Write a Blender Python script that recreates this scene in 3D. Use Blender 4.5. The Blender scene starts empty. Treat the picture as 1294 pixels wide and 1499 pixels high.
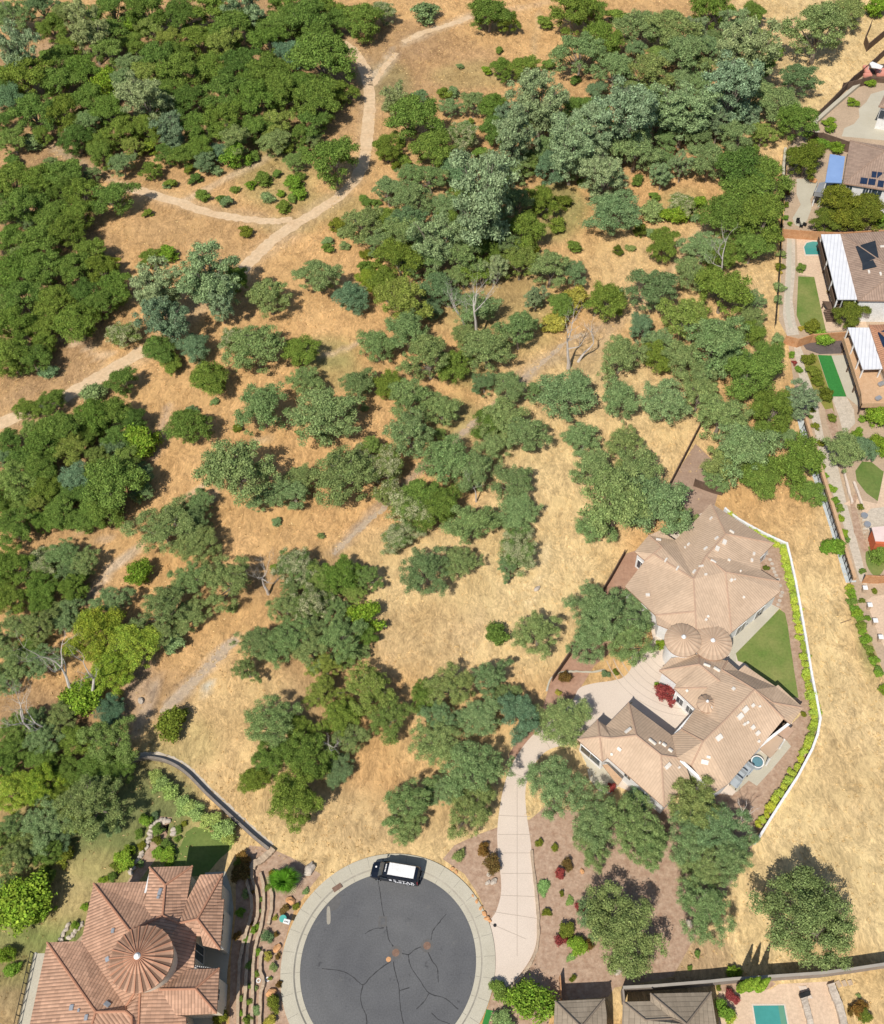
import bpy, bmesh, math, random
import numpy as np
from mathutils import Vector, Matrix
from mathutils.bvhtree import BVHTree
from mathutils.geometry import tessellate_polygon
R = math.radians
random.seed(7)
# ---------------- camera, sky, sun, exposure ----------------
F, PX, PY, NY, H = 1450.0, 750.0, 750.0, 1760.0, 120.0   # focal length and principal point in photo pixels, nadir row, camera height in metres
TAU = math.atan((NY - PY) / F)
CT, ST = math.cos(TAU), math.sin(TAU)
sc = bpy.context.scene
cd = bpy.data.cameras.new('camera')
cam = bpy.data.objects.new('camera', cd)
sc.collection.objects.link(cam)
cam.location = (0, 0, H)
cam.rotation_euler = (TAU, 0, 0)
cd.sensor_fit = 'HORIZONTAL'
cd.sensor_width = 36
cd.lens = 36 * F / 1294
cd.shift_x = (647 - PX) / 1294
cd.clip_start = 1
cd.clip_end = 9000
sc.camera = cam
LIGHT = Vector((0.2517, 0.543, -0.840)).normalized()       # direction in which sunlight travels
w = bpy.data.worlds.new('World')
sc.world = w
w.use_nodes = True
nt = w.node_tree
sky = nt.nodes.new('ShaderNodeTexSky')
sky.sky_type = 'NISHITA'
sky.sun_disc = False
sky.sun_elevation = math.asin(-LIGHT.z)
sky.sun_rotation = math.atan2(-LIGHT.x, -LIGHT.y)
bg = nt.nodes['Background']
nt.links.new(sky.outputs[0], bg.inputs[0])
bg.inputs[1].default_value = 0.09
sd = bpy.data.lights.new('sun', 'SUN')
sd.energy = 4.25
sd.angle = R(0.53)
sd.color = (1.0, 0.955, 0.88)
sun = bpy.data.objects.new('sun', sd)
sc.collection.objects.link(sun)
sun.rotation_euler = LIGHT.to_track_quat('-Z', 'Y').to_euler()
sun.location = (0, 0, 200)
sc.view_settings.view_transform = 'Standard'
sc.view_settings.look = 'None'
sc.view_settings.exposure = 0.18
sc.view_settings.gamma = 1
sc.cycles.max_bounces = 5
sc.cycles.diffuse_bounces = 3
sc.cycles.transparent_max_bounces = 4

# ---------------- helpers ----------------
def ray(px, py):
    xc, yc = (px - PX) / F, -(py - PY) / F
    return Vector((xc, yc * CT + ST, yc * ST - CT))
def G(px, py, z=0.0):
    d = ray(px, py)
    return Vector((0, 0, H)) + d * ((z - H) / d.z)
def proj(p):
    x, y, z = p[0], p[1], p[2] - H
    yc = y * CT + z * ST
    zc = -y * ST + z * CT
    return (PX + F * x / -zc, PY - F * yc / -zc)
def ppm(px, py):
    p = G(px, py)
    a, b = proj(p), proj(p + Vector((1, 0, 0)))
    return b[0] - a[0]
def tag(o, label=None, cat=None, group=None, kind=None):
    if label: o['label'] = label
    if cat: o['category'] = cat
    if group: o['group'] = group
    if kind: o['kind'] = kind
    return o
C = sc.collection
def link(name, me, m=None, parent=None):
    if isinstance(m, (list, tuple)):
        for k in m: me.materials.append(k)
    elif m: me.materials.append(m)
    o = bpy.data.objects.new(name, me)
    C.objects.link(o)
    if parent: o.parent = parent
    return o
def empty(name, loc=(0, 0, 0), label=None, cat=None, group=None, rz=0):
    o = bpy.data.objects.new(name, None)
    o.empty_display_size = .5
    C.objects.link(o)
    o.location = loc
    o.rotation_euler = (0, 0, rz)
    return tag(o, label, cat, group)
def finish(bm, name, m, parent=None, smooth=False):
    me = bpy.data.meshes.new(name)
    bm.normal_update()
    if smooth:
        for f in bm.faces: f.smooth = True
    bm.to_mesh(me); bm.free()
    return link(name, me, m, parent)
def pyd(name, V, Fc, m=None, parent=None, smooth=False):
    me = bpy.data.meshes.new(name)
    me.from_pydata([tuple(v) for v in V], [], Fc)
    if smooth: me.polygons.foreach_set('use_smooth', [True] * len(me.polygons))
    me.update()
    return link(name, me, m, parent)

def bands(name, c1, c2, pitch, ang):
    m, n, b = nodes_mat(name, .5, .25)
    mp = NN(n, 'ShaderNodeMapping'); mp.inputs['Rotation'].default_value = (0, 0, ang)
    n.links.new(NN(n, 'ShaderNodeTexCoord').outputs['Object'], mp.inputs[0])
    wv = NN(n, 'ShaderNodeTexWave'); wv.inputs['Scale'].default_value = .314 / pitch; n.links.new(mp.outputs[0], wv.inputs['Vector'])
    c = mix(n, ramp(n, wv.outputs['Fac'], [(0, 0), (.12, 1)]), c2, c1)
    c = mix(n, 1, c, ramp(n, noise(n, mp.outputs[0], .8, 5), [(.3, .92), (.7, 1.04)]), 'MULTIPLY')
    n.links.new(c, b.inputs['Base Color']); bump(n, b, wv.outputs['Fac'], .4, .05)
    return m
def nodes_mat(name, rough=.9, spec=.2):
    m = bpy.data.materials.new(name)
    m.use_nodes = True
    n = m.node_tree
    b = n.nodes['Principled BSDF']
    b.inputs['Roughness'].default_value = rough
    b.inputs['Specular IOR Level'].default_value = spec
    return m, n, b
def NN(n, t, **k):
    a = n.nodes.new(t)
    for q, v in k.items(): setattr(a, q, v)
    return a
def noise(n, src, scale, detail=4, rough=.55):
    a = NN(n, 'ShaderNodeTexNoise')
    a.inputs['Scale'].default_value = scale
    a.inputs['Detail'].default_value = detail
    a.inputs['Roughness'].default_value = rough
    n.links.new(src, a.inputs['Vector'])
    return a.outputs['Fac']
def ramp(n, src, stops):
    a = NN(n, 'ShaderNodeValToRGB')
    e = a.color_ramp.elements
    while len(e) < len(stops): e.new(.5)
    for i, (p, c) in enumerate(stops):
        e[i].position = p
        e[i].color = (c[0], c[1], c[2], 1) if hasattr(c, '__len__') else (c, c, c, 1)
    n.links.new(src, a.inputs[0])
    return a.outputs[0]
def mix(n, f, a, b, mode='MIX'):
    x = NN(n, 'ShaderNodeMix', data_type='RGBA', blend_type=mode)
    for s, v in ((x.inputs[0], f), (x.inputs[6], a), (x.inputs[7], b)):
        if hasattr(v, 'links') or isinstance(v, bpy.types.NodeSocket): n.links.new(v, s)
        elif isinstance(v, (int, float)): s.default_value = v
        else: s.default_value = (v[0], v[1], v[2], 1)
    return x.outputs[2]
def bump(n, b, src, strength=.4, dist=.05):
    a = NN(n, 'ShaderNodeBump')
    a.inputs['Strength'].default_value = strength
    a.inputs['Distance'].default_value = dist
    n.links.new(src, a.inputs['Height'])
    n.links.new(a.outputs[0], b.inputs['Normal'])
def simple(name, c1, c2=None, scale=1.0, rough=.85, spec=.2, bs=.0, metal=0, fine=None):
    m, n, b = nodes_mat(name, rough, spec)
    tc = NN(n, 'ShaderNodeTexCoord').outputs['Object']
    if c2 is None: c2 = tuple(x * .86 for x in c1)
    f = ramp(n, noise(n, tc, scale, 6, .62), [(.32, 0), (.68, 1)])
    col = mix(n, f, c1, c2)
    if fine:
        g = ramp(n, noise(n, tc, fine, 3, .7), [(.3, .84), (.7, 1.14)])
        col = mix(n, 1.0, col, g, 'MULTIPLY')
    n.links.new(col, b.inputs['Base Color'])
    b.inputs['Metallic'].default_value = metal
    if bs: bump(n, b, noise(n, tc, (fine or scale * 4), 4), bs, .06)
    return m

M = {}
M['concrete'] = simple('concrete', (.48, .44, .345), (.43, .39, .30), .3, fine=12, bs=.15)
M['drive'] = simple('driveway_concrete', (.62, .52, .425), (.58, .48, .39), .22, fine=14, bs=.1)
M['asphalt'] = simple('asphalt', (.088, .088, .091), (.112, .111, .110), .10, fine=5, bs=.2)
def _asphalt():
    m, n, b = nodes_mat('asphalt', .88, .2)
    tc = NN(n, 'ShaderNodeTexCoord').outputs['Object']
    c = mix(n, ramp(n, noise(n, tc, .10, 6, .6), [(.35, 0), (.65, 1)]), (.098, .098, .101), (.128, .127, .126))
    c = mix(n, 1, c, ramp(n, noise(n, tc, 6, 3, .7), [(.3, .82), (.7, 1.16)]), 'MULTIPLY')
    st = ramp(n, noise(n, tc, .55, 7, .75), [(.60, 0), (.68, .6)])
    c = mix(n, st, c, (.15, .145, .135))
    dk = ramp(n, noise(n, tc, .8, 5, .7), [(.30, .7), (.38, 0)])
    c = mix(n, dk, c, (.05, .05, .052))
    mp = NN(n, 'ShaderNodeMapping'); mp.inputs['Location'].default_value = tuple(-v for v in G(568.5, 1410)); n.links.new(tc, mp.inputs[0])
    wv = NN(n, 'ShaderNodeTexWave', wave_type='RINGS', rings_direction='Z'); wv.inputs['Scale'].default_value = .12; wv.inputs['Distortion'].default_value = 3; wv.inputs['Detail'].default_value = 3
    n.links.new(mp.outputs[0], wv.inputs['Vector'])
    c = mix(n, 1, c, ramp(n, wv.outputs['Fac'], [(0, .97), (1, 1.03)]), 'MULTIPLY')
    n.links.new(c, b.inputs['Base Color']); bump(n, b, noise(n, tc, 9, 3), .2, .02)
    return m
M['asphalt'] = _asphalt()
M['mulch'] = simple('mulch', (.31, .195, .128), (.45, .32, .225), 1.5, fine=3.5, bs=.8)
M['redmulch'] = simple('red_mulch', (.33, .185, .12), (.40, .245, .165), .5, fine=2.2, bs=.8)
M['dirt'] = simple('trail_dirt', (.62, .46, .29), (.56, .39, .23), .3, fine=1.6, bs=.5)
M['stone'] = simple('stone', (.50, .38, .26), (.36, .27, .19), 1.2, fine=4, bs=.8)
M['rock'] = simple('rock', (.55, .47, .38), (.38, .32, .26), 1.5, fine=5, bs=.8)
M['orock'] = simple('orange_rock', (.62, .33, .15), (.5, .26, .12), 1.5, fine=5, bs=.8)
M['white'] = simple('white_paint', (.76, .75, .73), (.66, .65, .62), .8, rough=.5, fine=5)
M['stucco'] = simple('stucco', (.78, .76, .73), (.72, .70, .67), .5, fine=6, bs=.2)
M['cream'] = simple('cream_stucco', (.66, .58, .46), (.6, .52, .41), .5, fine=6, bs=.2)
M['blockwall'] = simple('block_wall', (.30, .25, .21), (.24, .20, .17), .8, fine=4, bs=.4)
M['wood'] = simple('fence_wood', (.10, .065, .045), (.15, .10, .07), 1.5, fine=6, bs=.4)
M['cedar'] = simple('cedar_wood', (.42, .20, .09), (.52, .29, .15), 1.5, fine=6, bs=.4)
M['tanwood'] = simple('tan_deck_wood', (.56, .37, .22), (.48, .30, .17), 1.5, fine=6, bs=.3)
M['iron'] = simple('black_iron', (.015, .015, .016), (.03, .03, .03), 2, rough=.5)
M['lawn'] = simple('lawn', (.085, .15, .028), (.17, .20, .055), .22, fine=2.5, bs=.6)
M['greenlawn'] = simple('green_lawn', (.10, .17, .03), (.22, .23, .07), .22, fine=3, bs=.6)
M['turf'] = simple('turf', (.03, .17, .035), (.04, .20, .04), .3, fine=3, bs=.3)
M['glass'] = simple('window_glass', (.03, .045, .06), (.05, .07, .09), .5, rough=.12, spec=.6)
M['trim'] = simple('roof_trim', (.40, .25, .17), (.34, .21, .14), 1, rough=.7)
M['metal'] = simple('grey_metal', (.45, .46, .47), (.38, .39, .4), 1, rough=.4, metal=.5)
M['teal'] = simple('teal_paint', (.10, .42, .36), (.08, .35, .3), 2, rough=.5)
M['yellow'] = simple('yellow_leaves', (.55, .50, .04), (.45, .42, .03), 2)
M['sand'] = simple('sand_patio', (.62, .46, .32), (.55, .40, .28), .4, fine=3, bs=.2)
M['gravel'] = simple('pale_gravel', (.56, .48, .38), (.42, .36, .28), 1.4, fine=4, bs=.6)

M['cover'] = bands('white_cover_panels', (.68, .68, .69), (.48, .48, .50), .6, .25)
# ---------------- ground ----------------
ORG = (.54, .325, .142); PALE = (.62, .452, .225); TAN = (.575, .395, .188)
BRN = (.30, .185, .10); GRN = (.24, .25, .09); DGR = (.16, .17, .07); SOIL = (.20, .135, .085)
BL = [  # (px, py, rx, ry, colour, strength): the colour of the grass and soil itself
 (980, 1250, 330, 260, PALE, 1), (1230, 1150, 160, 420, PALE, 1), (700, 880, 240, 120, PALE, .8), (1180, 60, 140, 190, PALE, .75), (1250, 100, 120, 150, PALE, .5),
 (870, 640, 190, 140, PALE, .75), (1120, 470, 60, 120, TAN, .8), (500, 1240, 220, 90, PALE, .75), (340, 1080, 130, 120, TAN, .9), (800, 800, 120, 150, PALE, .7), (960, 400, 120, 90, TAN, .7),
 (620, 930, 90, 50, BRN, .25), (560, 1190, 140, 60, BRN, .25), (1255, 1090, 60, 120, BRN, .18),
 (640, 100, 110, 60, BRN, .45), (600, 60, 60, 30, BRN, .4), (560, 120, 40, 30, GRN, .45), (690, 110, 60, 22, GRN, .3), (300, 340, 130, 45, BRN, .25), (230, 265, 60, 15, BRN, .25),
 (480, 300, 60, 22, GRN, .35), (420, 330, 50, 14, GRN, .3), (405, 250, 60, 60, GRN, .45), (480, 515, 50, 30, GRN, .5), (490, 545, 50, 25, GRN, .4), (820, 310, 40, 50, GRN, .7), (660, 620, 50, 40, GRN, .45),
 (690, 540, 40, 30, GRN, .5), (170, 1240, 150, 120, GRN, .9), (60, 1400, 110, 130, GRN, .9), (70, 1400, 60, 90, (.16, .21, .06), .6), (150, 1260, 50, 60, (.16, .21, .06), .6), (230, 1180, 60, 40, (.17, .21, .065), .5), (90, 1310, 50, 30, (.38, .30, .15), .5), (190, 1310, 40, 60, (.17, .21, .06), .5), (30, 1480, 50, 40, (.36, .25, .15), .5), (230, 1160, 60, 60, DGR, .6), (120, 1300, 110, 60, TAN, .4), (80, 1200, 120, 60, DGR, .5), (30, 1450, 60, 70, BRN, .4),
 (270, 1090, 60, 40, GRN, .3), (230, 1010, 60, 50, BRN, .55), (120, 850, 60, 20, BRN, .3), (90, 845, 50, 16, SOIL, .3), (60, 1080, 90, 90, SOIL, .6), (640, 250, 60, 40, TAN, .4), (1000, 300, 40, 30, GRN, .35),
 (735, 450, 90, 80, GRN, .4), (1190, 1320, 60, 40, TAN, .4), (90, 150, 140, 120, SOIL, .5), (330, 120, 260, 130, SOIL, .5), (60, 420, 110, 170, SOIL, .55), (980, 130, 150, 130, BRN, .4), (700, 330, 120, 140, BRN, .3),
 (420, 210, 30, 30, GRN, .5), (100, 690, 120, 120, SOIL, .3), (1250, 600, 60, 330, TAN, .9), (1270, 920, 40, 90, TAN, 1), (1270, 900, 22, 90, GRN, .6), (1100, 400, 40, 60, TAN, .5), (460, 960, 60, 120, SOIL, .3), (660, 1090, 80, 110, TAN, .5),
 (870, 530, 60, 20, SOIL, .25), (350, 690, 8, 5, SOIL, .6), (430, 850, 100, 40, SOIL, .3), (905, 1440, 60, 20, BRN, .4), (1000, 1400, 70, 50, (.36, .24, .15), .7), (1262, 1440, 60, 60, TAN, .6),
]
PL = [  # polylines of bare or tinted soil: points, width, colour, strength
 ([(500, 60), (535, 100), (540, 160), (532, 240), (505, 280), (440, 325), (360, 392)], 26, (.50, .36, .22), .5),
 ([(340, 410), (210, 520), (95, 585), (0, 625)], 24, (.50, .36, .22), .5),
 ([(180, 275), (290, 305), (410, 330)], 18, (.5, .36, .22), .5),
 ([(275, 292), (330, 262), (395, 232)], 9, (.55, .42, .28), .6),
 ([(545, 118), (575, 85)], 14, (.6, .46, .32), .6), ([(590, 62), (690, 25)], 12, (.55, .42, .28), .5), ([(536, 118), (575, 70)], 5, (.6, .46, .32), .5),
 ([(690, 25), (770, 12), (800, 5)], 8, (.5, .34, .2), .5), ([(780, 95), (785, 45), (790, 20)], 8, (.5, .38, .22), .4),
 ([(780, 545), (700, 620), (640, 665), (560, 735), (490, 810)], 12, (.30, .24, .19), .75), ([(900, 470), (860, 490), (760, 555)], 20, (.34, .26, .19), .5),
 ([(470, 522), (510, 510), (550, 485)], 7, (.6, .43, .28), .8), ([(330, 950), (290, 990), (250, 1030)], 15, (.42, .36, .30), .8), ([(330, 950), (350, 935)], 9, (.42, .36, .3), .5),
 ([(310, 995), (300, 1012)], 6, (.45, .47, .42), .8), ([(205, 800), (165, 830), (125, 880)], 12, (.52, .42, .31), .7), ([(110, 782), (160, 790)], 5, (.55, .42, .3), .6),
 ([(245, 600), (235, 640), (225, 670)], 16, (.5, .36, .25), .6), ([(70, 440), (140, 525), (150, 530)], 9, (.55, .42, .29), .4), ([(85, 495), (150, 520), (170, 518)], 5, (.6, .45, .3), .6),
 ([(225, 940), (200, 990), (180, 1050)], 22, (.38, .28, .2), .6), ([(790, 760), (800, 820), (770, 900)], 5, (.66, .5, .28), .6), ([(710, 870), (700, 940)], 5, (.4, .28, .16), .3),
 ([(1150, 20), (1142, 100), (1165, 160)], 8, (.42, .30, .16), .35), ([(1162, 0), (1156, 100)], 5, (.42, .30, .16), .3), ([(860, 520), (950, 440), (1040, 320)], 12, (.52, .38, .25), .4),
 ([(1160, 600), (1190, 700), (1240, 830)], 30, TAN, .6), ([(310, 735), (310, 700), (260, 740)], 6, (.55, .42, .3), .6), ([(370, 645), (400, 640)], 7, (.6, .46, .3), .6),
 ([(75, 215), (130, 245), (180, 275)], 10, (.55, .42, .28), .6), ([(60, 70), (90, 60), (95, 100)], 18, (.5, .33, .2), .7), ([(590, 445), (470, 700), (300, 960)], 4, (.3, .2, .1), .1),
 ([(0, 600), (60, 560), (120, 540)], 24, (.40, .26, .14), .5), ([(225, 1000), (218, 1035), (195, 1075)], 20, (.36, .3, .25), .6), ([(1245, 470), (1200, 300)], 2, TAN, .1),
 ([(1290, 980), (1230, 870), (1175, 690)], 6, (.36, .26, .15), .3), ([(1215, 1110), (1294, 1108)], 3, (.22, .16, .1), .4),
]
def ground():
    xs = np.concatenate([np.linspace(-3500, -180, 14), np.arange(-170, 171, 1.15), np.linspace(180, 3500, 14)])
    ys = np.concatenate([np.linspace(-3500, -60, 14), np.arange(-50, 262, 1.15), np.linspace(272, 3500, 14)])
    X, Y = np.meshgrid(xs, ys)
    Z = np.zeros_like(X)
    zz = Z - H
    yc = Y * CT + zz * ST; zc = -Y * ST + zz * CT
    zc = np.minimum(zc, -5)
    pu = PX + F * X / -zc; pv = PY - F * yc / -zc
    rs = np.random.RandomState(3)
    def vn(scale, seed):
        r = np.random.RandomState(seed); g = r.rand(90, 90)
        u = (X / scale) % 88; v = (Y / scale) % 88
        i = u.astype(int); j = v.astype(int); a = u - i; b = v - j
        a = a * a * (3 - 2 * a); b = b * b * (3 - 2 * b)
        return (g[j, i] * (1 - a) * (1 - b) + g[j, i + 1] * a * (1 - b) + g[j + 1, i] * (1 - a) * b + g[j + 1, i + 1] * a * b)
    wob = (vn(9, 1) - .5) * 26 + (vn(3.5, 2) - .5) * 12
    wob2 = (vn(8, 5) - .5) * 26 + (vn(3.1, 6) - .5) * 12
    col = np.zeros(X.shape + (3,)); col[:] = ORG
    for (cx, cy, rx, ry, c, s) in BL:
        k = (rx + ry) / 160.; k = min(k, 1.2)
        d = np.sqrt(((pu + wob * k - cx) / rx) ** 2 + ((pv + wob2 * k - cy) / ry) ** 2)
        a = np.clip((1.25 - d) / .6, 0, 1); a = a * a * (3 - 2 * a) * s
        col += (np.array(c) - col) * a[..., None]
    for pts, wd, c, s in PL:
        best = np.full(X.shape, 1e9)
        qu = pu + wob * .12; qv = pv + wob2 * .12
        for (x0, y0), (x1, y1) in zip(pts[:-1], pts[1:]):
            dx, dy = x1 - x0, y1 - y0
            t = np.clip(((qu - x0) * dx + (qv - y0) * dy) / (dx * dx + dy * dy), 0, 1)
            best = np.minimum(best, np.hypot(qu - x0 - t * dx, qv - y0 - t * dy))
        a = np.clip(1.5 - best / (wd * .5), 0, 1) * s
        a *= .6 + .6 * vn(2.3, 9)
        a = np.clip(a, 0, 1)
        col += (np.array(c) - col) * a[..., None]
    ny, nx = X.shape
    V = np.stack([X.ravel(), Y.ravel(), Z.ravel()], 1)
    idx = np.arange(nx * ny).reshape(ny, nx)
    q = np.stack([idx[:-1, :-1], idx[:-1, 1:], idx[1:, 1:], idx[1:, :-1]], -1).reshape(-1, 4)
    me = bpy.data.meshes.new('ground')
    me.vertices.add(len(V)); me.vertices.foreach_set('co', V.ravel())
    me.loops.add(q.size); me.loops.foreach_set('vertex_index', q.ravel())
    me.polygons.add(len(q)); me.polygons.foreach_set('loop_start', np.arange(0, q.size, 4)); me.polygons.foreach_set('loop_total', np.full(len(q), 4))
    me.update()
    at = me.color_attributes.new('soil', 'FLOAT_COLOR', 'POINT')
    rgba = np.ones((len(V), 4)); rgba[:, :3] = col.reshape(-1, 3)
    at.data.foreach_set('color', rgba.ravel().astype(np.float32))
    m, n, b = nodes_mat('dry_grass', .95, .1)
    vc = NN(n, 'ShaderNodeVertexColor', layer_name='soil').outputs[0]
    tc = NN(n, 'ShaderNodeTexCoord').outputs['Object']
    mp = NN(n, 'ShaderNodeMapping'); mp.inputs['Scale'].default_value = (1, .55, 1); mp.inputs['Rotation'].default_value = (0, 0, .5)
    n.links.new(tc, mp.inputs[0])
    # wind-laid grass: warped, stretched noise
    wn = NN(n, 'ShaderNodeTexNoise'); wn.inputs['Scale'].default_value = .22; wn.inputs['Detail'].default_value = 3
    n.links.new(tc, wn.inputs['Vector'])
    ad = NN(n, 'ShaderNodeVectorMath', operation='MULTIPLY_ADD')
    n.links.new(wn.outputs['Color'], ad.inputs[0]); ad.inputs[1].default_value = (2.2, 2.2, 0); n.links.new(mp.outputs[0], ad.inputs[2])
    f1 = ramp(n, noise(n, ad.outputs[0], .9, 6, .68), [(.33, .70), (.5, .98), (.66, 1.27)])
    f2 = ramp(n, noise(n, tc, .11, 5, .6), [(.32, (.88, .85, .80)), (.68, (1.09, 1.10, 1.13))])
    f3 = ramp(n, noise(n, ad.outputs[0], 3.0, 4, .75), [(.36, .72), (.64, 1.26)])
    f4 = ramp(n, noise(n, ad.outputs[0], .34, 7, .72), [(.51, 0), (.58, 1)])
    f5 = ramp(n, noise(n, tc, .05, 4, .6), [(.42, 0), (.62, 1)])
    c = mix(n, 1, vc, f2, 'MULTIPLY'); c = mix(n, 1, c, f1, 'MULTIPLY'); c = mix(n, 1, c, f3, 'MULTIPLY')
    k = NN(n, 'ShaderNodeMath', operation='MULTIPLY'); n.links.new(f4, k.inputs[0]); k.inputs[1].default_value = .42
    c = mix(n, k.outputs[0], c, mix(n, 1, vc, (1.35, 1.38, 1.35), 'MULTIPLY'))
    k2 = NN(n, 'ShaderNodeMath', operation='MULTIPLY'); n.links.new(f5, k2.inputs[0]); k2.inputs[1].default_value = .22
    c = mix(n, k2.outputs[0], c, mix(n, 1, vc, (.72, .80, .82), 'MULTIPLY'))
    n.links.new(c, b.inputs['Base Color'])
    bump(n, b, noise(n, ad.outputs[0], 1.6, 6, .75), .9, .25)
    o = link('ground', me, m)
    tag(o, kind='structure')
ground()

def catmull(P, n=6, closed=False):
    if len(P) < 3: return list(P)
    out = []
    N_ = len(P)
    rng = range(N_ if closed else N_ - 1)
    for i in rng:
        p0 = P[(i - 1) % N_] if closed or i > 0 else P[0]
        p1 = P[i]; p2 = P[(i + 1) % N_]
        p3 = P[(i + 2) % N_] if closed or i + 2 < N_ else P[-1]
        for k in range(n):
            t = k / n
            out.append(tuple(.5 * ((2 * b) + (c - a) * t + (2 * a - 5 * b + 4 * c - d) * t * t + (-a + 3 * b - 3 * c + d) * t ** 3) for a, b, c, d in zip(p0, p1, p2, p3)))
    if not closed: out.append(P[-1])
    return out
def poly(name, pts, z, m, parent=None, smooth=False, thick=0.0):
    """flat sheet (or slab, when thick) from photo points, at height z"""
    if smooth: pts = catmull(pts, 5, True)
    P = [G(x, y, z) for x, y in pts]
    if len(P) and sum(P[i].x * P[(i + 1) % len(P)].y - P[(i + 1) % len(P)].x * P[i].y for i in range(len(P))) < 0: P.reverse()
    bm = bmesh.new()
    top = [bm.verts.new(p) for p in P]
    for t in tessellate_polygon([[Vector((p.x, p.y, 0)) for p in P]]):
        try:
            f = bm.faces.new([top[i] for i in t]); f.normal_update()
            if f.normal.z < 0: f.normal_flip()
        except ValueError: pass
    if thick:
        lo = [bm.verts.new((p.x, p.y, p.z - thick)) for p in P]
        for i in range(len(P)):
            j = (i + 1) % len(P)
            bm.faces.new((top[j], top[i], lo[i], lo[j]))
        bm.faces.new(lo[::-1])
    return finish(bm, name, m, parent)
def ribbon(name, pts, width, z, m, parent=None, jit=.0, n=8):
    c = [G(x, y, z) for x, y in catmull(pts, n)]
    V = []; Fc = []
    rr = random.Random(len(pts) * 7 + int(pts[0][0]))
    for i, p in enumerate(c):
        a = c[max(i - 1, 0)]; b = c[min(i + 1, len(c) - 1)]
        d = (b - a); d.z = 0; d.normalize(); nn = Vector((-d.y, d.x, 0))
        wd = width[0] + (width[1] - width[0]) * i / (len(c) - 1) if isinstance(width, tuple) else width
        V += [p + nn * (wd / 2 + rr.uniform(-jit, jit)), p - nn * (wd / 2 + rr.uniform(-jit, jit))]
        if i: Fc.append((2 * i - 2, 2 * i - 1, 2 * i + 1, 2 * i))
    return pyd(name, V, Fc, m, parent)
def S(o): return tag(o, kind='structure')
# dirt trails
S(ribbon('dirt_trail', [(501, 62), (520, 80), (535, 105), (541, 150), (537, 200), (530, 245), (500, 285), (455, 315), (415, 340), (385, 365), (355, 395), (330, 415)], 2.35, .006, M['dirt'], jit=.22))
S(ribbon('dirt_trail', [(212, 512), (180, 532), (140, 556), (100, 578), (50, 600), (-20, 628), (-80, 650)], 2.6, .006, M['dirt'], jit=.22))
S(ribbon('dirt_trail', [(180, 273), (215, 283), (260, 296), (310, 313), (360, 321), (400, 324), (428, 322)], (2.1, 1.6), .010, M['dirt'], jit=.22))
DT = simple('ditch_bed', (.34, .26, .19), (.52, .39, .25), 1.0, fine=4, bs=.6)
S(ribbon('ditch', [(712, 600), (690, 622), (668, 645), (640, 668)], 0.75, .006, DT, jit=.28))
S(ribbon('ditch', [(600, 712), (570, 737), (540, 762), (515, 785), (488, 812)], 0.75, .006, DT, jit=.28))
S(ribbon('ditch', [(345, 935), (325, 957), (300, 982), (270, 1012), (235, 1045)], (1.2, .9), .006, DT, jit=.35))
S(ribbon('ditch', [(860, 488), (830, 500), (790, 535), (760, 560)], 0.6, .006, DT, jit=.28))
S(ribbon('dirt_trail', [(590, 62), (620, 48), (660, 36), (690, 25)], 1.6, .006, M['dirt'], jit=.3))
S(ribbon('dirt_trail', [(545, 126), (560, 103), (580, 78)], 1.3, .006, M['dirt'], jit=.3))
# ---------------- foliage ----------------
def leafmat(name, c1, c2, var=.25, hue=.0, accent=None, af=.0):
    m, n, b = nodes_mat(name, .95, .03)
    gi = NN(n, 'ShaderNodeNewGeometry'); oi = NN(n, 'ShaderNodeObjectInfo'); tc = NN(n, 'ShaderNodeTexCoord')
    f = noise(n, tc.outputs['Object'], .9, 3)
    f = ramp(n, f, [(.35, 0), (.65, 1)])
    c = mix(n, f, c1, c2)
    lo, hi = 1 - var, 1 + var
    c = mix(n, 1, c, ramp(n, gi.outputs['Random Per Island'], [(0, lo * .75), (.8, 1.1), (1, hi * 1.3)]), 'MULTIPLY')
    c = mix(n, 1, c, ramp(n, oi.outputs['Random'], [(0, (.66, .76, .80)), (.2, (1.18, 1.04, .80)), (.4, (.88, .98, 1.05)), (.6, (1.22, 1.12, .95)), (.8, (.92, 1.0, .86)), (1, (1.1, 1.12, 1.15))]), 'MULTIPLY')
    if accent:
        q = ramp(n, noise(n, tc.outputs['Object'], .55, 4), [(.5 - af * .12, 0), (.56, 1)])
        r_ = ramp(n, gi.outputs['Random Per Island'], [(.35, 0), (.4, 1)])
        c = mix(n, mix(n, 1, q, r_, 'MULTIPLY'), c, accent)
    n.links.new(c, b.inputs['Base Color'])
    tr = NN(n, 'ShaderNodeBsdfTranslucent'); n.links.new(c, tr.inputs[0])
    ms = NN(n, 'ShaderNodeMixShader'); ms.inputs[0].default_value = .17
    out = n.nodes['Material Output']
    n.links.new(b.outputs[0], ms.inputs[1]); n.links.new(tr.outputs[0], ms.inputs[2]); n.links.new(ms.outputs[0], out.inputs[0])
    return m
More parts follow.
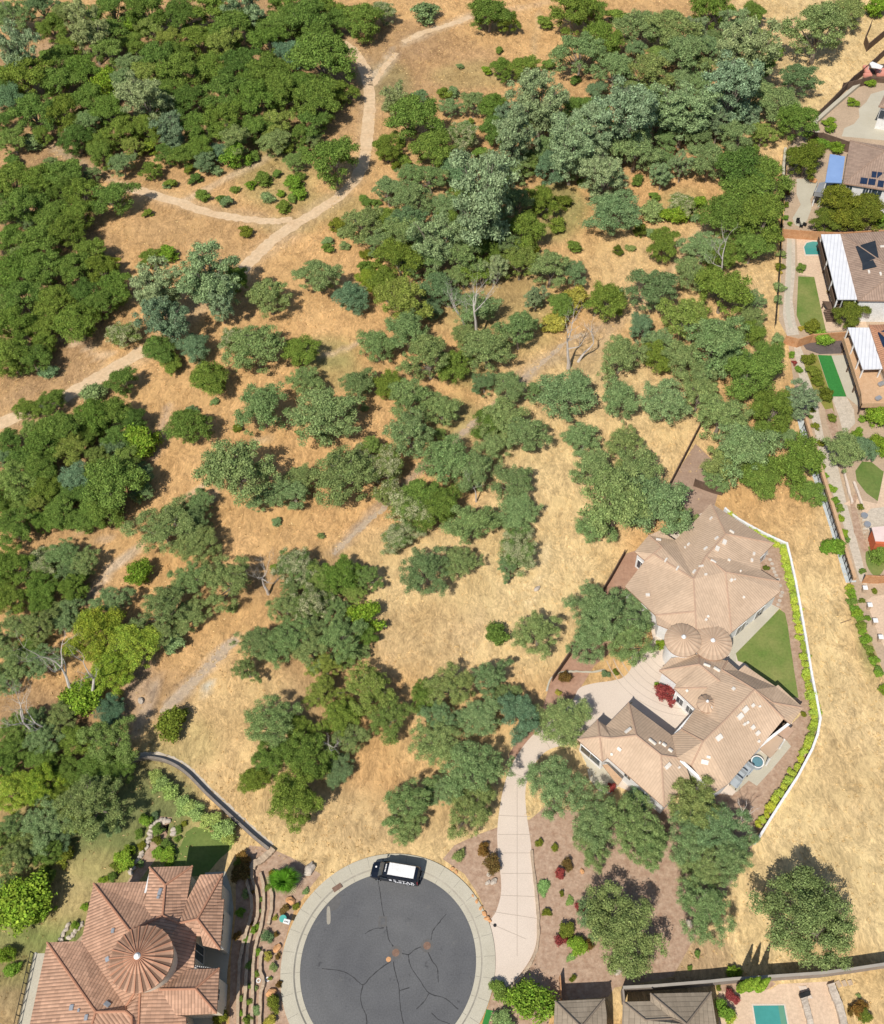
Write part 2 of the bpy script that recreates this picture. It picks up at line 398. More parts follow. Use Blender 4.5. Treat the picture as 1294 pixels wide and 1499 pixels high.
LM = {
 'L': leafmat('live_oak_leaves', (.15, .235, .048), (.215, .295, .062)),
 'B': leafmat('blue_oak_leaves', (.205, .295, .115), (.28, .355, .145)),
 'O': leafmat('olive_oak_leaves', (.215, .30, .072), (.285, .35, .10)),
 'P': leafmat('grey_pine_needles', (.27, .36, .185), (.35, .425, .225)),
 'T': leafmat('blue_green_leaves', (.16, .26, .135), (.21, .30, .155)),
 'G': leafmat('bright_green_leaves', (.17, .31, .035), (.26, .36, .05)),
 'Y': leafmat('yellow_green_leaves', (.38, .43, .06), (.28, .39, .055)),
 'C': leafmat('flowering_leaves', (.16, .25, .07), (.21, .28, .085), accent=(.55, .53, .30), af=.8),
 'A': leafmat('golden_leaves', (.50, .42, .08), (.36, .34, .07)),
 'R': leafmat('maroon_leaves', (.27, .055, .075), (.34, .09, .08)),
 'K': leafmat('rusty_leaves', (.20, .10, .035), (.24, .17, .05)),
 'X': leafmat('pale_conifer_leaves', (.32, .44, .13), (.40, .50, .17)),
 'Z': leafmat('hedge_leaves', (.42, .52, .07), (.52, .58, .10)),
 'F': leafmat('grass_blades', (.20, .33, .10), (.25, .37, .13)),
 'U': leafmat('dark_olive_leaves', (.20, .22, .035), (.15, .19, .03)),
}
BARK = simple('bark', (.20, .165, .13), (.28, .24, .19), 2, fine=7, bs=.6)
DEADW = simple('dead_wood', (.42, .37, .32), (.55, .50, .44), 2, fine=7, bs=.5)
def tube(V, Fc, p0, p1, r0, r1, n=6, last=None):
    d = (p1 - p0)
    if d.length < 1e-4: return
    d.normalize()
    a = d.orthogonal().normalized(); b = d.cross(a)
    i0 = len(V)
    for p, r in ((p0, r0), (p1, r1)):
        for k in range(n):
            t = 2 * math.pi * k / n
            V.append(p + (a * math.cos(t) + b * math.sin(t)) * r)
    for k in range(n):
        j = (k + 1) % n
        Fc.append((i0 + k, i0 + j, i0 + n + j, i0 + n + k))
    Fc.append(tuple(i0 + n + k for k in range(n)))
def limbs(V, Fc, p, d, L, r, rr, depth, spread=.7, up=.25, tips=None, n=6):
    """a limb in three bent segments that forks"""
    q = p
    for s in range(3):
        d = (d + Vector((rr.uniform(-.25, .25), rr.uniform(-.25, .25), rr.uniform(-.1, .2)))).normalized()
        e = q + d * (L / 3)
        tube(V, Fc, q, e, r * (1 - .2 * s), r * (1 - .2 * (s + 1)), n)
        q = e
        if depth > 0 and s > 0 and rr.random() < .6:
            s2 = Vector((rr.uniform(-1, 1), rr.uniform(-1, 1), rr.uniform(-.2, .8))).normalized()
            limbs(V, Fc, q, (d * .5 + s2 * spread).normalized(), L * .5, r * .4, rr, depth - 1, spread, up, tips, max(4, n - 1))
    if tips is not None: tips.append(q)
    if depth > 0:
        for k in range(2):
            s2 = Vector((rr.uniform(-1, 1), rr.uniform(-1, 1), rr.uniform(-.3, .8))).normalized()
            limbs(V, Fc, q, (d + s2 * spread + Vector((0, 0, up))).normalized(), L * .68, r * .42, rr, depth - 1, spread, up, tips, max(4, n - 1))
def crown_mesh(kind, seed, fine=1.0):
    """unit tree 10 m across; returns crown mesh and trunk mesh"""
    rr = np.random.RandomState(seed); pr = random.Random(seed)
    #        height of crown centre, half height, lobes, clusters per lobe, cluster radius, leaves, leaf size
    P = {'L': (4.4, 3.5, 12, 10, .88, 200, .20), 'B': (4.7, 3.3, 13, 10, .72, 160, .18), 'P': (6.6, 4.9, 16, 9, .78, 170, .185),
         'S': (3.4, 3.4, 7, 8, 1.35, 110, .42), 'H': (4.6, 4.4, 6, 8, 1.7, 90, .60)}[kind]
    zc, hz, nl, nc, cr, lv, ls = P
    lv *= fine; ls *= fine ** -.47
    if fine > 1: cr *= .84; lv *= .75; nc += 1
    h1, h2, h3 = rr.uniform(0, 6.28, 3)
    def outl(a): return 1 + .16 * math.sin(2 * a + h1) + .13 * math.sin(3 * a + h2) + .09 * math.sin(5 * a + h3)
    lobes = []
    for i in range(nl):
        a = 2 * math.pi * i / nl * 1.0 + rr.uniform(-.35, .35)
        rad = outl(a) * (0.0 if i == 0 else rr.uniform(1.9, 3.7) if i % 3 else rr.uniform(.9, 2.0))
        if kind == 'P': z = zc + hz * rr.uniform(-.75, .8) * (1 - rad / 7)
        else: z = zc + hz * (.55 * (1 - (rad / 4.2) ** 2) + rr.uniform(-.28, .12))
        lobes.append((rad * math.cos(a), rad * math.sin(a), z, rr.uniform(1.25, 1.95) * (1.15 if kind in 'SH' else 1)))
    cl = []
    for (x, y, z, r) in lobes:
        for k in range(nc):
            v = rr.normal(size=3); v /= np.linalg.norm(v)
            if kind != 'P': v[2] = abs(v[2]) * .8 - .12 if rr.rand() < .8 else v[2]
            s = r * rr.uniform(.55, 1.0)
            cl.append((x + v[0] * s, y + v[1] * s, max(z + v[2] * s * (.9 if kind == 'P' else .72), .5 if kind in 'SH' else 1.2), cr * rr.uniform(.62, 1.15)))
    # a few low clusters so the sides are closed
    for k in range(int(nl * 1.9)):
        a = rr.uniform(0, 6.283); q_ = rr.uniform(.05, .8); d = outl(a) * rr.uniform(2.2, 3.8) * (1 - .35 * max(q_ - .3, 0))
        cl.append((d * math.cos(a), d * math.sin(a), max(zc - hz * q_, .7), cr * rr.uniform(.6, 1.1)))
    VV = []
    for (x, y, z, r) in cl:
        n = int(lv * (r / cr) ** 2)
        v = rr.normal(size=(n, 3)); v /= np.linalg.norm(v, axis=1)[:, None]
        low = v[:, 2] < -.25
        v[low, 2] *= -1
        rad = r * np.abs(rr.normal(.82, .24, n))
        c = np.array([x, y, z]) + v * rad[:, None] * np.array([1, 1, .8])
        nm = v + rr.normal(size=(n, 3)) * .55
        nm /= np.linalg.norm(nm, axis=1)[:, None]
        t = np.cross(nm, rr.normal(size=(n, 3))); t /= np.linalg.norm(t, axis=1)[:, None]
        b = np.cross(nm, t)
        s = ls * rr.uniform(.6, 1.25, n)[:, None]
        el = (1.9 if kind == 'P' else 1.35)
        q = np.stack([c - t * s * el * .5, c + b * s * .42 - nm * s * .1, c + t * s * el * .5, c - b * s * .42 - nm * s * .1], 1)
        VV.append(q.reshape(-1, 3))
    V = np.concatenate(VV)
    f = np.arange(len(V)).reshape(-1, 4)
    ext = np.percentile(np.abs(V[:, :2]), 98)
    V[:, :2] *= 5.0 / ext
    me = bpy.data.meshes.new('crown')
    me.vertices.add(len(V)); me.vertices.foreach_set('co', V.ravel())
    me.loops.add(f.size); me.loops.foreach_set('vertex_index', f.ravel())
    me.polygons.add(len(f)); me.polygons.foreach_set('loop_start', np.arange(0, f.size, 4)); me.polygons.foreach_set('loop_total', np.full(len(f), 4))
    me.update()
    TV, TF = [], []
    hgt = zc - hz * .35
    lean = Vector((pr.uniform(-.3, .3), pr.uniform(-.3, .3), hgt * .62))
    r0 = .34 if kind in 'LB' else .3 if kind == 'P' else .2
    tube(TV, TF, Vector((0, 0, -.05)), lean * .5, r0 * 1.25, r0, 7)
    tube(TV, TF, lean * .5, lean, r0, r0 * .85, 7)
    for (x, y, z, r) in lobes:
        mid = lean + (Vector((x, y, z)) - lean) * .5 + Vector((pr.uniform(-.3, .3), pr.uniform(-.3, .3), pr.uniform(-.4, .1)))
        tube(TV, TF, lean, mid, r0 * .5, r0 * .32, 5)
        e = Vector((x, y, z + (.4 if kind != 'P' else 1.0)))
        tube(TV, TF, mid, e, r0 * .32, r0 * .1, 5)
        for k in range(3):
            tube(TV, TF, mid + (e - mid) * pr.uniform(.3, .9), e + Vector((pr.uniform(-1.3, 1.3), pr.uniform(-1.3, 1.3), pr.uniform(-.3, .9))), r0 * .14, r0 * .04, 4)
    tm = bpy.data.meshes.new('trunk')
    tm.from_pydata([tuple(v) for v in TV], [], TF); tm.update()
    return me, tm, zc
PROTO = {}
for kind, k in (('L', 8), ('B', 10), ('P', 6), ('S', 5), ('H', 4)):
    PROTO[kind] = [crown_mesh(kind, 100 * ord(kind) + i) for i in range(k)]
for kind, k in (('L', 4), ('B', 9)):
    PROTO[kind + 'n'] = [crown_mesh(kind, 100 * ord(kind) + i, 1.9) for i in range(k)]
MC = {}
def with_mat(me, m):
    key = (me.name, m.name)
    if key not in MC:
        c = me.copy(); c.materials.clear(); c.materials.append(m); MC[key] = c
    return MC[key]
#  species code: (proto, leaf material, object name, adjectives for the label, category, height factor)
SP = {
 'L': ('L', 'L', 'live_oak', 'dark green live oak', 'tree', 1.0), 'B': ('B', 'B', 'blue_oak', 'grey-green oak', 'tree', .95), 'O': ('B', 'O', 'olive_oak', 'olive green oak', 'tree', 1.0),
 'N': ('L', 'B', 'spreading_oak', 'broad dense oak', 'tree', .95), 'P': ('P', 'P', 'grey_pine', 'pale grey-green pine', 'tree', 1.15), 'T': ('L', 'T', 'blue_green_tree', 'blue-green tree', 'tree', .9), 'G': ('S', 'G', 'bright_green_tree', 'bright green tree', 'tree', 1.0),
 'Y': ('L', 'Y', 'yellow_green_tree', 'yellow-green tree', 'tree', 1.0), 'C': ('L', 'C', 'flowering_tree', 'cream-flecked green tree', 'tree', .85), 'A': ('S', 'A', 'golden_tree', 'golden yellow tree', 'tree', .8),
 'U': ('L', 'U', 'garden_tree', 'olive-leaved garden tree', 'tree', .9), 'H': ('H', 'G', 'shrub', 'bright green shrub', 'shrub', .8), 'h': ('H', 'L', 'shrub', 'dark green shrub', 'shrub', .8),
 'b': ('H', 'B', 'shrub', 'grey-green shrub', 'shrub', .7), 't': ('H', 'T', 'shrub', 'blue-green shrub', 'shrub', .8), 'R': ('H', 'R', 'maroon_shrub', 'maroon-leaved shrub', 'shrub', .9),
 'K': ('H', 'K', 'rusty_shrub', 'rusty brown shrub', 'shrub', .8), 'u': ('H', 'U', 'shrub', 'olive green shrub', 'shrub', .8), 'y': ('H', 'Y', 'shrub', 'yellow-green shrub', 'shrub', .7), 'x': ('H', 'X', 'conifer_shrub', 'pale green feathery shrub', 'shrub', .9), 'z': ('H', 'Z', 'hedge_shrub', 'yellow-green hedge shrub', 'shrub', .9), 'f': ('H', 'F', 'grass_clump', 'pale green grass clump', 'shrub', .35), 'a': ('H', 'A', 'shrub', 'golden yellow shrub', 'shrub', .7),
}
PLANTS = []
def place(px, py, w, sp, label=None, group=None):
    pk, lm, nm, adj, cat, hf = SP[sp]
    if cat == 'tree': hf *= 1.22 if py < 700 else 1.08
    if py > 770 and w > 38 and pk in 'LB': pk += 'n'
    vs = PROTO[pk]
    D = w / ppm(px, py)
    for _ in range(3):
        zc = vs[0][2] / 10 * D * hf
        p = G(px, py, zc)
        a, b = proj(p), proj(p + Vector((1, 0, 0)))
        D = w / (b[0] - a[0])
    r = random.Random(int(px * 31 + py * 17 + w))
    i = r.randrange(len(vs))
    root = empty(nm, (p.x, p.y, 0), None, cat, rz=r.uniform(0, 6.28))
    sx = r.uniform(.9, 1.12)
    if cat == 'tree': D *= 1.0
    root.scale = (D / 10 * sx, D / 10 / sx, D / 10 * hf * r.uniform(.85, 1.18))
    link('crown', with_mat(vs[i][0], LM[lm]), None, root)
    if D > 1.6: link('trunk', with_mat(vs[i][1], BARK), None, root)
    PLANTS.append([root, px, py, w, sp, adj, label, group])
    return root
T = """
18 25 55 B;60 12 50 B;25 82 62 P;100 20 45 B;78 45 40 L;130 50 52 P;68 82 24 h;104 72 38 L;165 15 60 L;215 18 60 L;265 25 55 L;310 12 60 L;362 12 55 P;405 35 60 L;435 30 45 L
160 48 48 L;222 38 42 O;195 62 40 L;250 58 42 O;290 58 55 L;340 45 60 L;395 65 50 L;190 94 42 B;212 142 62 P;248 188 48 P;40 115 62 L;85 120 55 L;122 108 50 L;50 168 58 L;95 170 50 L;130 150 50 L;162 165 50 L;112 202 48 L;178 192 50 L;148 208 38 L
230 90 52 L;268 108 58 L;310 98 55 L;350 95 58 L;398 108 58 L;280 145 54 L;330 138 60 L;375 150 60 L;415 142 55 L;288 190 50 L;330 182 55 L;372 188 50 L;375 100 34 T;372 42 30 T;300 238 34 T;322 222 34 T;346 230 38 G;215 218 28 y;245 228 34 L;266 228 38 L
402 206 44 B;221 250 30 L;148 228 42 L;178 242 38 B;62 200 28 L;45 208 30 b;20 238 20 h;75 238 22 b;110 248 24 h;135 255 26 B;122 286 46 L;165 290 58 L;367 272 16 H;391 290 20 b;411 284 13 H;385 262 24 h;430 270 26 H;438 286 20 H;432 236 30 O;415 215 25 h;10 130 35 L;8 180 30 L;458 205 26 B;440 200 30 L
18 268 56 L;60 270 50 L;92 285 40 L;36 308 56 L;80 315 50 L;40 322 30 T;14 350 52 L;60 352 56 L;102 345 50 L;132 370 50 L;20 395 56 L;65 395 56 L;110 395 50 L;150 398 46 L;35 437 52 L;80 440 50 L;125 430 50 L;166 422 52 L;160 390 26 Y;20 480 56 L;62 476 48 L;112 472 62 L;14 522 60 L;46 526 50 L;72 543 28 t
228 420 66 P;300 400 88 P;240 465 66 P;318 440 50 P;345 410 36 L;180 490 46 C;233 512 46 L;285 510 46 T;250 532 30 L;394 438 56 B;372 508 78 B;342 500 40 C;307 556 54 L;440 514 50 L;448 556 50 B;382 598 74 B;278 628 54 L;280 602 18 b;218 378 30 L;245 372 26 H;180 560 42 L;136 577 36 b
42 600 36 L;78 590 36 L;90 632 56 L;140 612 50 L;170 608 46 L;196 618 40 L;208 646 52 G;168 660 34 T;66 655 50 L;104 658 50 O;130 635 40 L;14 650 42 L;112 698 48 T;20 705 60 O;62 715 48 L;168 712 82 L;206 694 38 T;140 742 40 L;345 692 96 B;392 726 50 B;430 722 50 B
20 774 60 L;88 752 48 L;155 750 56 L;20 830 60 L;60 826 54 C;95 816 46 B;125 826 44 B;60 862 54 L;18 880 50 L;238 774 84 B;288 800 60 B;204 842 36 G;278 850 62 B;333 850 82 B;240 892 82 B;165 880 48 B;122 912 36 B;278 904 50 B;255 945 30 b
140 932 74 Y;192 948 70 Y;163 985 64 Y;24 922 50 B;60 920 50 B;22 972 52 B;62 972 54 B;118 1024 54 G;160 1040 42 T;160 1092 72 O;112 1084 50 L;252 1058 46 u;398 1060 80 B;20 1160 60 Y;60 1150 56 Y;62 1205 70 B;135 1180 92 B;20 1215 50 B;30 1260 56 B;85 1222 46 T;30 1325 76 G;62 1330 40 G;10 1300 44 B;20 1098 50 L;60 1110 36 L;8 1400 26 G;16 1420 22 H
384 944 56 B;418 938 70 B;362 982 44 B;432 830 62 C;500 842 62 L;535 898 54 G;456 888 60 C;498 932 66 B;456 950 58 B;470 846 50 O;418 890 50 B;474 1012 62 O;540 1012 72 O;498 1050 60 L;566 1048 66 O;440 1070 50 L;400 1112 56 L;450 1110 70 L;432 1172 80 L;494 1128 42 T;372 1142 38 L;510 1085 50 B
600 745 60 C;582 786 56 C;640 740 70 L;688 768 68 B;624 836 72 B;672 826 50 B;748 760 50 B;757 806 66 C;744 830 40 B;728 931 34 h;787 930 64 B;658 1006 72 B;716 992 62 B;620 1022 46 L;702 1050 62 B;762 1046 66 T;638 1090 74 B;690 1130 82 B;690 1190 68 B;600 1176 78 B;596 1212 50 B;650 1160 50 B;828 1056 76 B;645 1050 50 B;740 1020 40 B
812 1150 88 B;872 1200 84 B;930 1212 90 B;866 1238 60 B;950 1240 60 B;932 1170 40 T;1020 1180 90 B;1050 1215 90 B;1010 1235 80 B;1068 1256 80 B;1030 1270 70 B;1030 1332 86 B;908 1360 112 N;868 1345 50 B;1182 1348 134 N;775 1468 62 G;730 1450 26 h;888 910 92 B;920 940 70 B;860 942 62 B;862 890 60 B;925 890 60 B
467 405 56 B;540 412 36 Y;515 438 50 T;590 440 78 O;560 416 44 L;585 385 60 L;640 420 60 B;630 455 34 T;695 455 60 B;712 516 62 B;758 488 60 B;596 492 60 B;628 528 72 B;552 508 54 B;667 536 48 L;522 562 60 B;570 565 46 L;600 588 60 B;645 602 50 B;474 610 86 B;600 640 68 B;500 696 90 B;566 690 62 C;440 702 40 B;655 672 70 B
745 570 50 B;736 612 62 B;770 640 58 B;715 620 48 L;828 574 78 B;720 652 48 B;692 694 60 B;612 730 60 L;752 706 60 B;762 746 50 B;804 396 60 B;842 402 40 B;760 388 50 O;822 450 36 L;841 441 42 A;812 474 34 A;784 432 34 P;706 300 104 P;640 350 70 P;650 300 50 B;600 330 60 B;620 380 60 B;680 380 60 B
453 35 60 L;472 12 50 L;532 28 60 L;560 22 36 C;622 22 40 b;474 92 76 L;464 150 66 L;436 128 46 L;488 240 70 L;566 218 42 L;576 148 44 P;604 180 70 L;616 145 24 B;660 155 36 B;692 153 40 B;720 155 40 L;678 204 46 C;634 218 60 L;670 250 44 T;590 234 20 h;568 280 50 B;604 296 56 B;532 326 62 B;588 342 56 B;630 262 46 B;724 195 44 L
790 138 84 P;752 205 68 P;836 210 78 P;806 250 50 T;768 100 44 L;735 105 34 L;848 84 64 B;716 17 58 L;742 35 32 L;797 34 22 h;838 15 66 L;731 74 12 h;673 98 10 b;712 105 14 H;826 295 26 u;815 330 26 h;770 340 54 L;700 400 40 L;745 250 50 B;720 240 50 B;755 300 50 B
864 22 44 L;902 25 28 h;880 62 56 L;938 38 66 B;984 46 68 B;1000 84 70 B;1042 18 58 L;950 108 66 B;900 108 56 B;1088 78 80 P;1074 132 78 P;1078 38 46 P;1102 20 38 L;1004 148 84 P;922 166 90 P;930 218 72 B;872 196 60 P;885 262 60 P;1168 120 50 B;1134 148 66 B;1166 182 56 L;1116 196 38 O;1078 206 52 B;1038 238 58 B;1085 255 80 L;1118 270 66 L;1068 320 72 L;1112 328 74 L;1090 290 80 L;1100 365 50 L
898 308 76 B;955 310 34 b;998 300 40 C;1020 300 24 H;990 316 34 H;968 362 48 L;1030 362 60 B;1055 380 46 L;1200 44 96 B;1240 15 60 B;1285 10 34 G;888 444 56 L;956 430 66 B;938 482 42 T;1058 428 76 L;1002 468 78 O;1010 400 50 B;1046 500 100 B;1000 528 62 B;1080 528 60 B;1100 552 76 L;1128 520 50 L;908 518 74 B;906 588 60 B;974 590 70 B;1022 582 56 B;1054 610 72 B;1167 586 48 P
1130 604 62 L;1086 655 100 B;1060 680 60 B;1116 640 50 L;1172 682 74 L;1184 720 46 L;1112 700 64 L;1050 702 40 B;850 640 52 B;912 650 60 B;870 690 60 B;900 740 110 B;962 742 100 B;930 700 80 B;872 770 60 B;1000 760 50 B
1180 235 56 U;1228 300 62 U;1262 308 64 U;1210 322 44 U;1286 320 30 H;1284 300 20 h;1245 458 48 U;1204 494 26 H;1248 150 16 H;1214 177 18 H;1216 190 14 H;1275 122 15 H;1220 185 12 y;1236 663 54 B;1262 660 36 T;1284 612 34 G;1280 650 34 G;1218 802 32 H;1250 640 24 H;1296 660 24 G;1290 814 26 h;1190 226 24 h
""".replace('\n', ';')
for s in T.split(';'):
    if s.strip():
        a = s.split()
        place(float(a[0]), float(a[1]), float(a[2]), a[3])

TRL = [[(501,62),(520,80),(535,105),(541,150),(537,200),(530,245),(500,285),(455,315),(415,340),(355,395),(330,415)], [(212,512),(140,556),(50,600),(-20,628)], [(180,273),(260,296),(310,313),(360,321),(428,322)], [(590,62),(660,36),(690,25)], [(545,126),(580,78)]]
def neartrail(x, y, d=17):
    for pl_ in TRL:
        for (x0, y0), (x1, y1) in zip(pl_[:-1], pl_[1:]):
            t = max(0, min(1, ((x - x0) * (x1 - x0) + (y - y0) * (y1 - y0)) / ((x1 - x0) ** 2 + (y1 - y0) ** 2)))
            if math.hypot(x - x0 - t * (x1 - x0), y - y0 - t * (y1 - y0)) < d: return True
    return False
# more crowns inside the closed woods, kept apart from those already set
def fill(poly_, step, choices, w0, w1, seed, keep=.62, most=99):
    r = random.Random(seed)
    def inside(x, y):
        c = False; n = len(poly_)
        for i in range(n):
            x0, y0 = poly_[i]; x1, y1 = poly_[i - 1]
            if (y0 > y) != (y1 > y) and x < (x1 - x0) * (y - y0) / (y1 - y0) + x0: c = not c
        return c
    xs = [q[0] for q in poly_]; ys = [q[1] for q in poly_]
    for _ in range(1500):
        x = r.uniform(min(xs), max(xs)); y = r.uniform(min(ys), max(ys))
        if not inside(x, y) or neartrail(x, y): continue
        if all(math.hypot(P_[1] - x, (P_[2] - y) * 1.15) > min(step, P_[3] * keep) for P_ in PLANTS):
            place(x, y, r.uniform(w0, w1), r.choice(choices)); most -= 1
            if most <= 0: return
fill([(150,0),(500,0),(508,90),(492,180),(440,205),(395,200),(340,215),(255,225),(225,222),(140,215),(0,205),(0,130),(60,108),(90,90),(150,62)], 31, 'LLLLOOBTG', 34, 50, 1)
fill([(0,255),(105,262),(135,330),(172,400),(178,450),(60,505),(0,548)], 31, 'LLLLOOB', 34, 50, 2)
fill([(560,262),(700,180),(860,130),(960,30),(1110,15),(1120,180),(1050,245),(960,255),(900,240),(790,300),(760,400),(650,415),(540,400),(520,330)], 31, 'BBLPBOT', 32, 48, 3)
fill([(960,440),(1090,400),(1130,520),(1150,640),(1180,720),(1110,715),(1060,660),(1010,600),(960,560)], 44, 'BBLO', 34, 50, 4)
fill([(0,650),(60,625),(200,620),(215,700),(150,760),(60,770),(0,760)], 32, 'LLOB', 30, 46, 5)
fill([(0,1060),(110,1050),(170,1105),(165,1200),(70,1250),(0,1320)], 34, 'LBOL', 34, 52, 6)
fill([(410,820),(540,830),(555,930),(480,1000),(420,950)], 34, 'BLO', 30, 46, 7)
fill([(0,840),(120,840),(110,900),(0,1000)], 34, 'LB', 30, 46, 8)

fill([(510,440),(800,470),(790,700),(560,760),(450,700),(440,560)], 34, 'BBBOCB', 26, 44, 9, .6, 8)
fill([(200,720),(340,730),(350,900),(220,940)], 34, 'BBO', 30, 46, 10, .6, 5)
fill([(0,260),(1140,20),(1140,300),(900,380),(560,400)], 26, 'hhbu', 12, 22, 11, .5, 60)
fill([(60,560),(560,560),(560,900),(60,900)], 30, 'hbub', 9, 16, 12, .62, 14)
# ---------------- solid helpers ----------------
def bx(bm, c, s, rz=0.0, mi=0, rot=None):
    m = Matrix.Translation(Vector(c)) @ (rot.to_4x4() if rot is not None else Matrix.Rotation(rz, 4, 'Z')) @ Matrix.Diagonal((s[0], s[1], s[2], 1))
    r = bmesh.ops.create_cube(bm, size=1, matrix=m)
    for f in {f for v in r['verts'] for f in v.link_faces}: f.material_index = mi
def box(name, c, s, m, parent=None, rz=0.0, bev=0.0, rot=None):
    bm = bmesh.new(); bx(bm, c, s, rz, rot=rot)
    if bev: bmesh.ops.bevel(bm, geom=bm.edges[:], offset=bev, segments=2, affect='EDGES')
    return finish(bm, name, m, parent)
def cyl(name, c, r, h, m, parent=None, n=20, r2=None):
    bm = bmesh.new()
    bmesh.ops.create_cone(bm, cap_ends=True, segments=n, radius1=r, radius2=r if r2 is None else r2, depth=h, matrix=Matrix.Translation(Vector(c) + Vector((0, 0, h / 2))))
    return finish(bm, name, m, parent)
def disc(name, c, r, m, parent=None, n=28):
    V = [(c[0] + r * math.cos(2 * math.pi * k / n), c[1] + r * math.sin(2 * math.pi * k / n), c[2]) for k in range(n)]
    return pyd(name, V, [tuple(range(n))], m, parent)
def lines_off(P, d):
    """offset an open polyline sideways by d (mitred)"""
    out = []
    for i, p in enumerate(P):
        ns = []
        if i: a = p - P[i - 1]; a.z = 0; a.normalize(); ns.append(Vector((-a.y, a.x, 0)))
        if i < len(P) - 1: a = P[i + 1] - p; a.z = 0; a.normalize(); ns.append(Vector((-a.y, a.x, 0)))
        n = sum(ns, Vector()).normalized()
        k = 1 / max(n.dot(ns[0]), .5)
        out.append(p + n * d * k)
    return out
def wall_mesh(pts, th, h, z0=0.0, ztop=None, smooth=False):
    if smooth: pts = catmull(pts, 5)
    P = [G(x, y, h if ztop is None else ztop) for x, y in pts]
    L_, R_ = lines_off(P, th / 2), lines_off(P, -th / 2)
    V, Fc = [], []
    for a, b in zip(L_, R_):
        V += [(a.x, a.y, z0), (a.x, a.y, h), (b.x, b.y, h), (b.x, b.y, z0)]
    for i in range(len(P) - 1):
        k = 4 * i
        for j in range(3): Fc.append((k + j, k + j + 1, k + 5 + j, k + 4 + j))
    Fc += [(0, 3, 2, 1), (len(V) - 4, len(V) - 3, len(V) - 2, len(V) - 1)]
    return V, Fc, P
def wall(name, pts, th, h, m, label, cat='wall', smooth=False, group=None, posts=None, pm=None, pw=.14, cap=None):
    V, Fc, P = wall_mesh(pts, th, h, smooth=smooth)
    bm = None
    if not posts and not cap:
        return tag(pyd(name, V, Fc, m), label, cat, group)
    c = P[len(P) // 2]
    r = empty(name, (0, 0, 0), label, cat, group)
    pyd('panel', V, Fc, m, r)
    if posts:
        n = 0
        for a, b in zip(P[:-1], P[1:]):
            L_ = (b - a).length; k = max(1, round(L_ / posts))
            for i in range(k):
                q = a.lerp(b, i / k); n += 1
                if n <= 90: box('post', (q.x, q.y, (h + .12) / 2), (pw, pw, h + .12), pm or m, r, math.atan2(b.y - a.y, b.x - a.x))
    if cap:
        V2, F2, _ = wall_mesh(pts, th + .1, h + .06, z0=h + .003, ztop=h, smooth=smooth)
        pyd('coping', V2, F2, cap, r)
    return r
def iron_fence(pts, h, label, group=None, smooth=False, step=2.2):
    P = [G(x, y, h) for x, y in (catmull(pts, 4) if smooth else pts)]
    r = empty('iron_fence', (0, 0, 0), label, 'fence', group)
    n = 0
    V, Fc = [], []
    for a, b in zip(P[:-1], P[1:]):
        for z in (.15, h - .12, h * .8):
            tube(V, Fc, Vector((a.x, a.y, z)), Vector((b.x, b.y, z)), .03, .03, 4)
        L_ = (b - a).length; k = int(L_ / .16)
        for i in range(k):
            q = a.lerp(b, (i + .5) / k)
            tube(V, Fc, Vector((q.x, q.y, .1)), Vector((q.x, q.y, h)), .013, .013, 3)
    pyd('picket_panel', V, Fc, M['iron'], r)
    for a, b in zip(P[:-1], P[1:]):
        L_ = (b - a).length; k = max(1, round(L_ / step))
        for i in range(k):
            q = a.lerp(b, i / k); n += 1
            if n <= 90: box('post', (q.x, q.y, (h + .05) / 2), (.08, .08, h + .05), M['iron'], r)
    return r

M['vent'] = simple('vent_paint', (.62, .56, .48), (.70, .66, .60), 2, rough=.5)
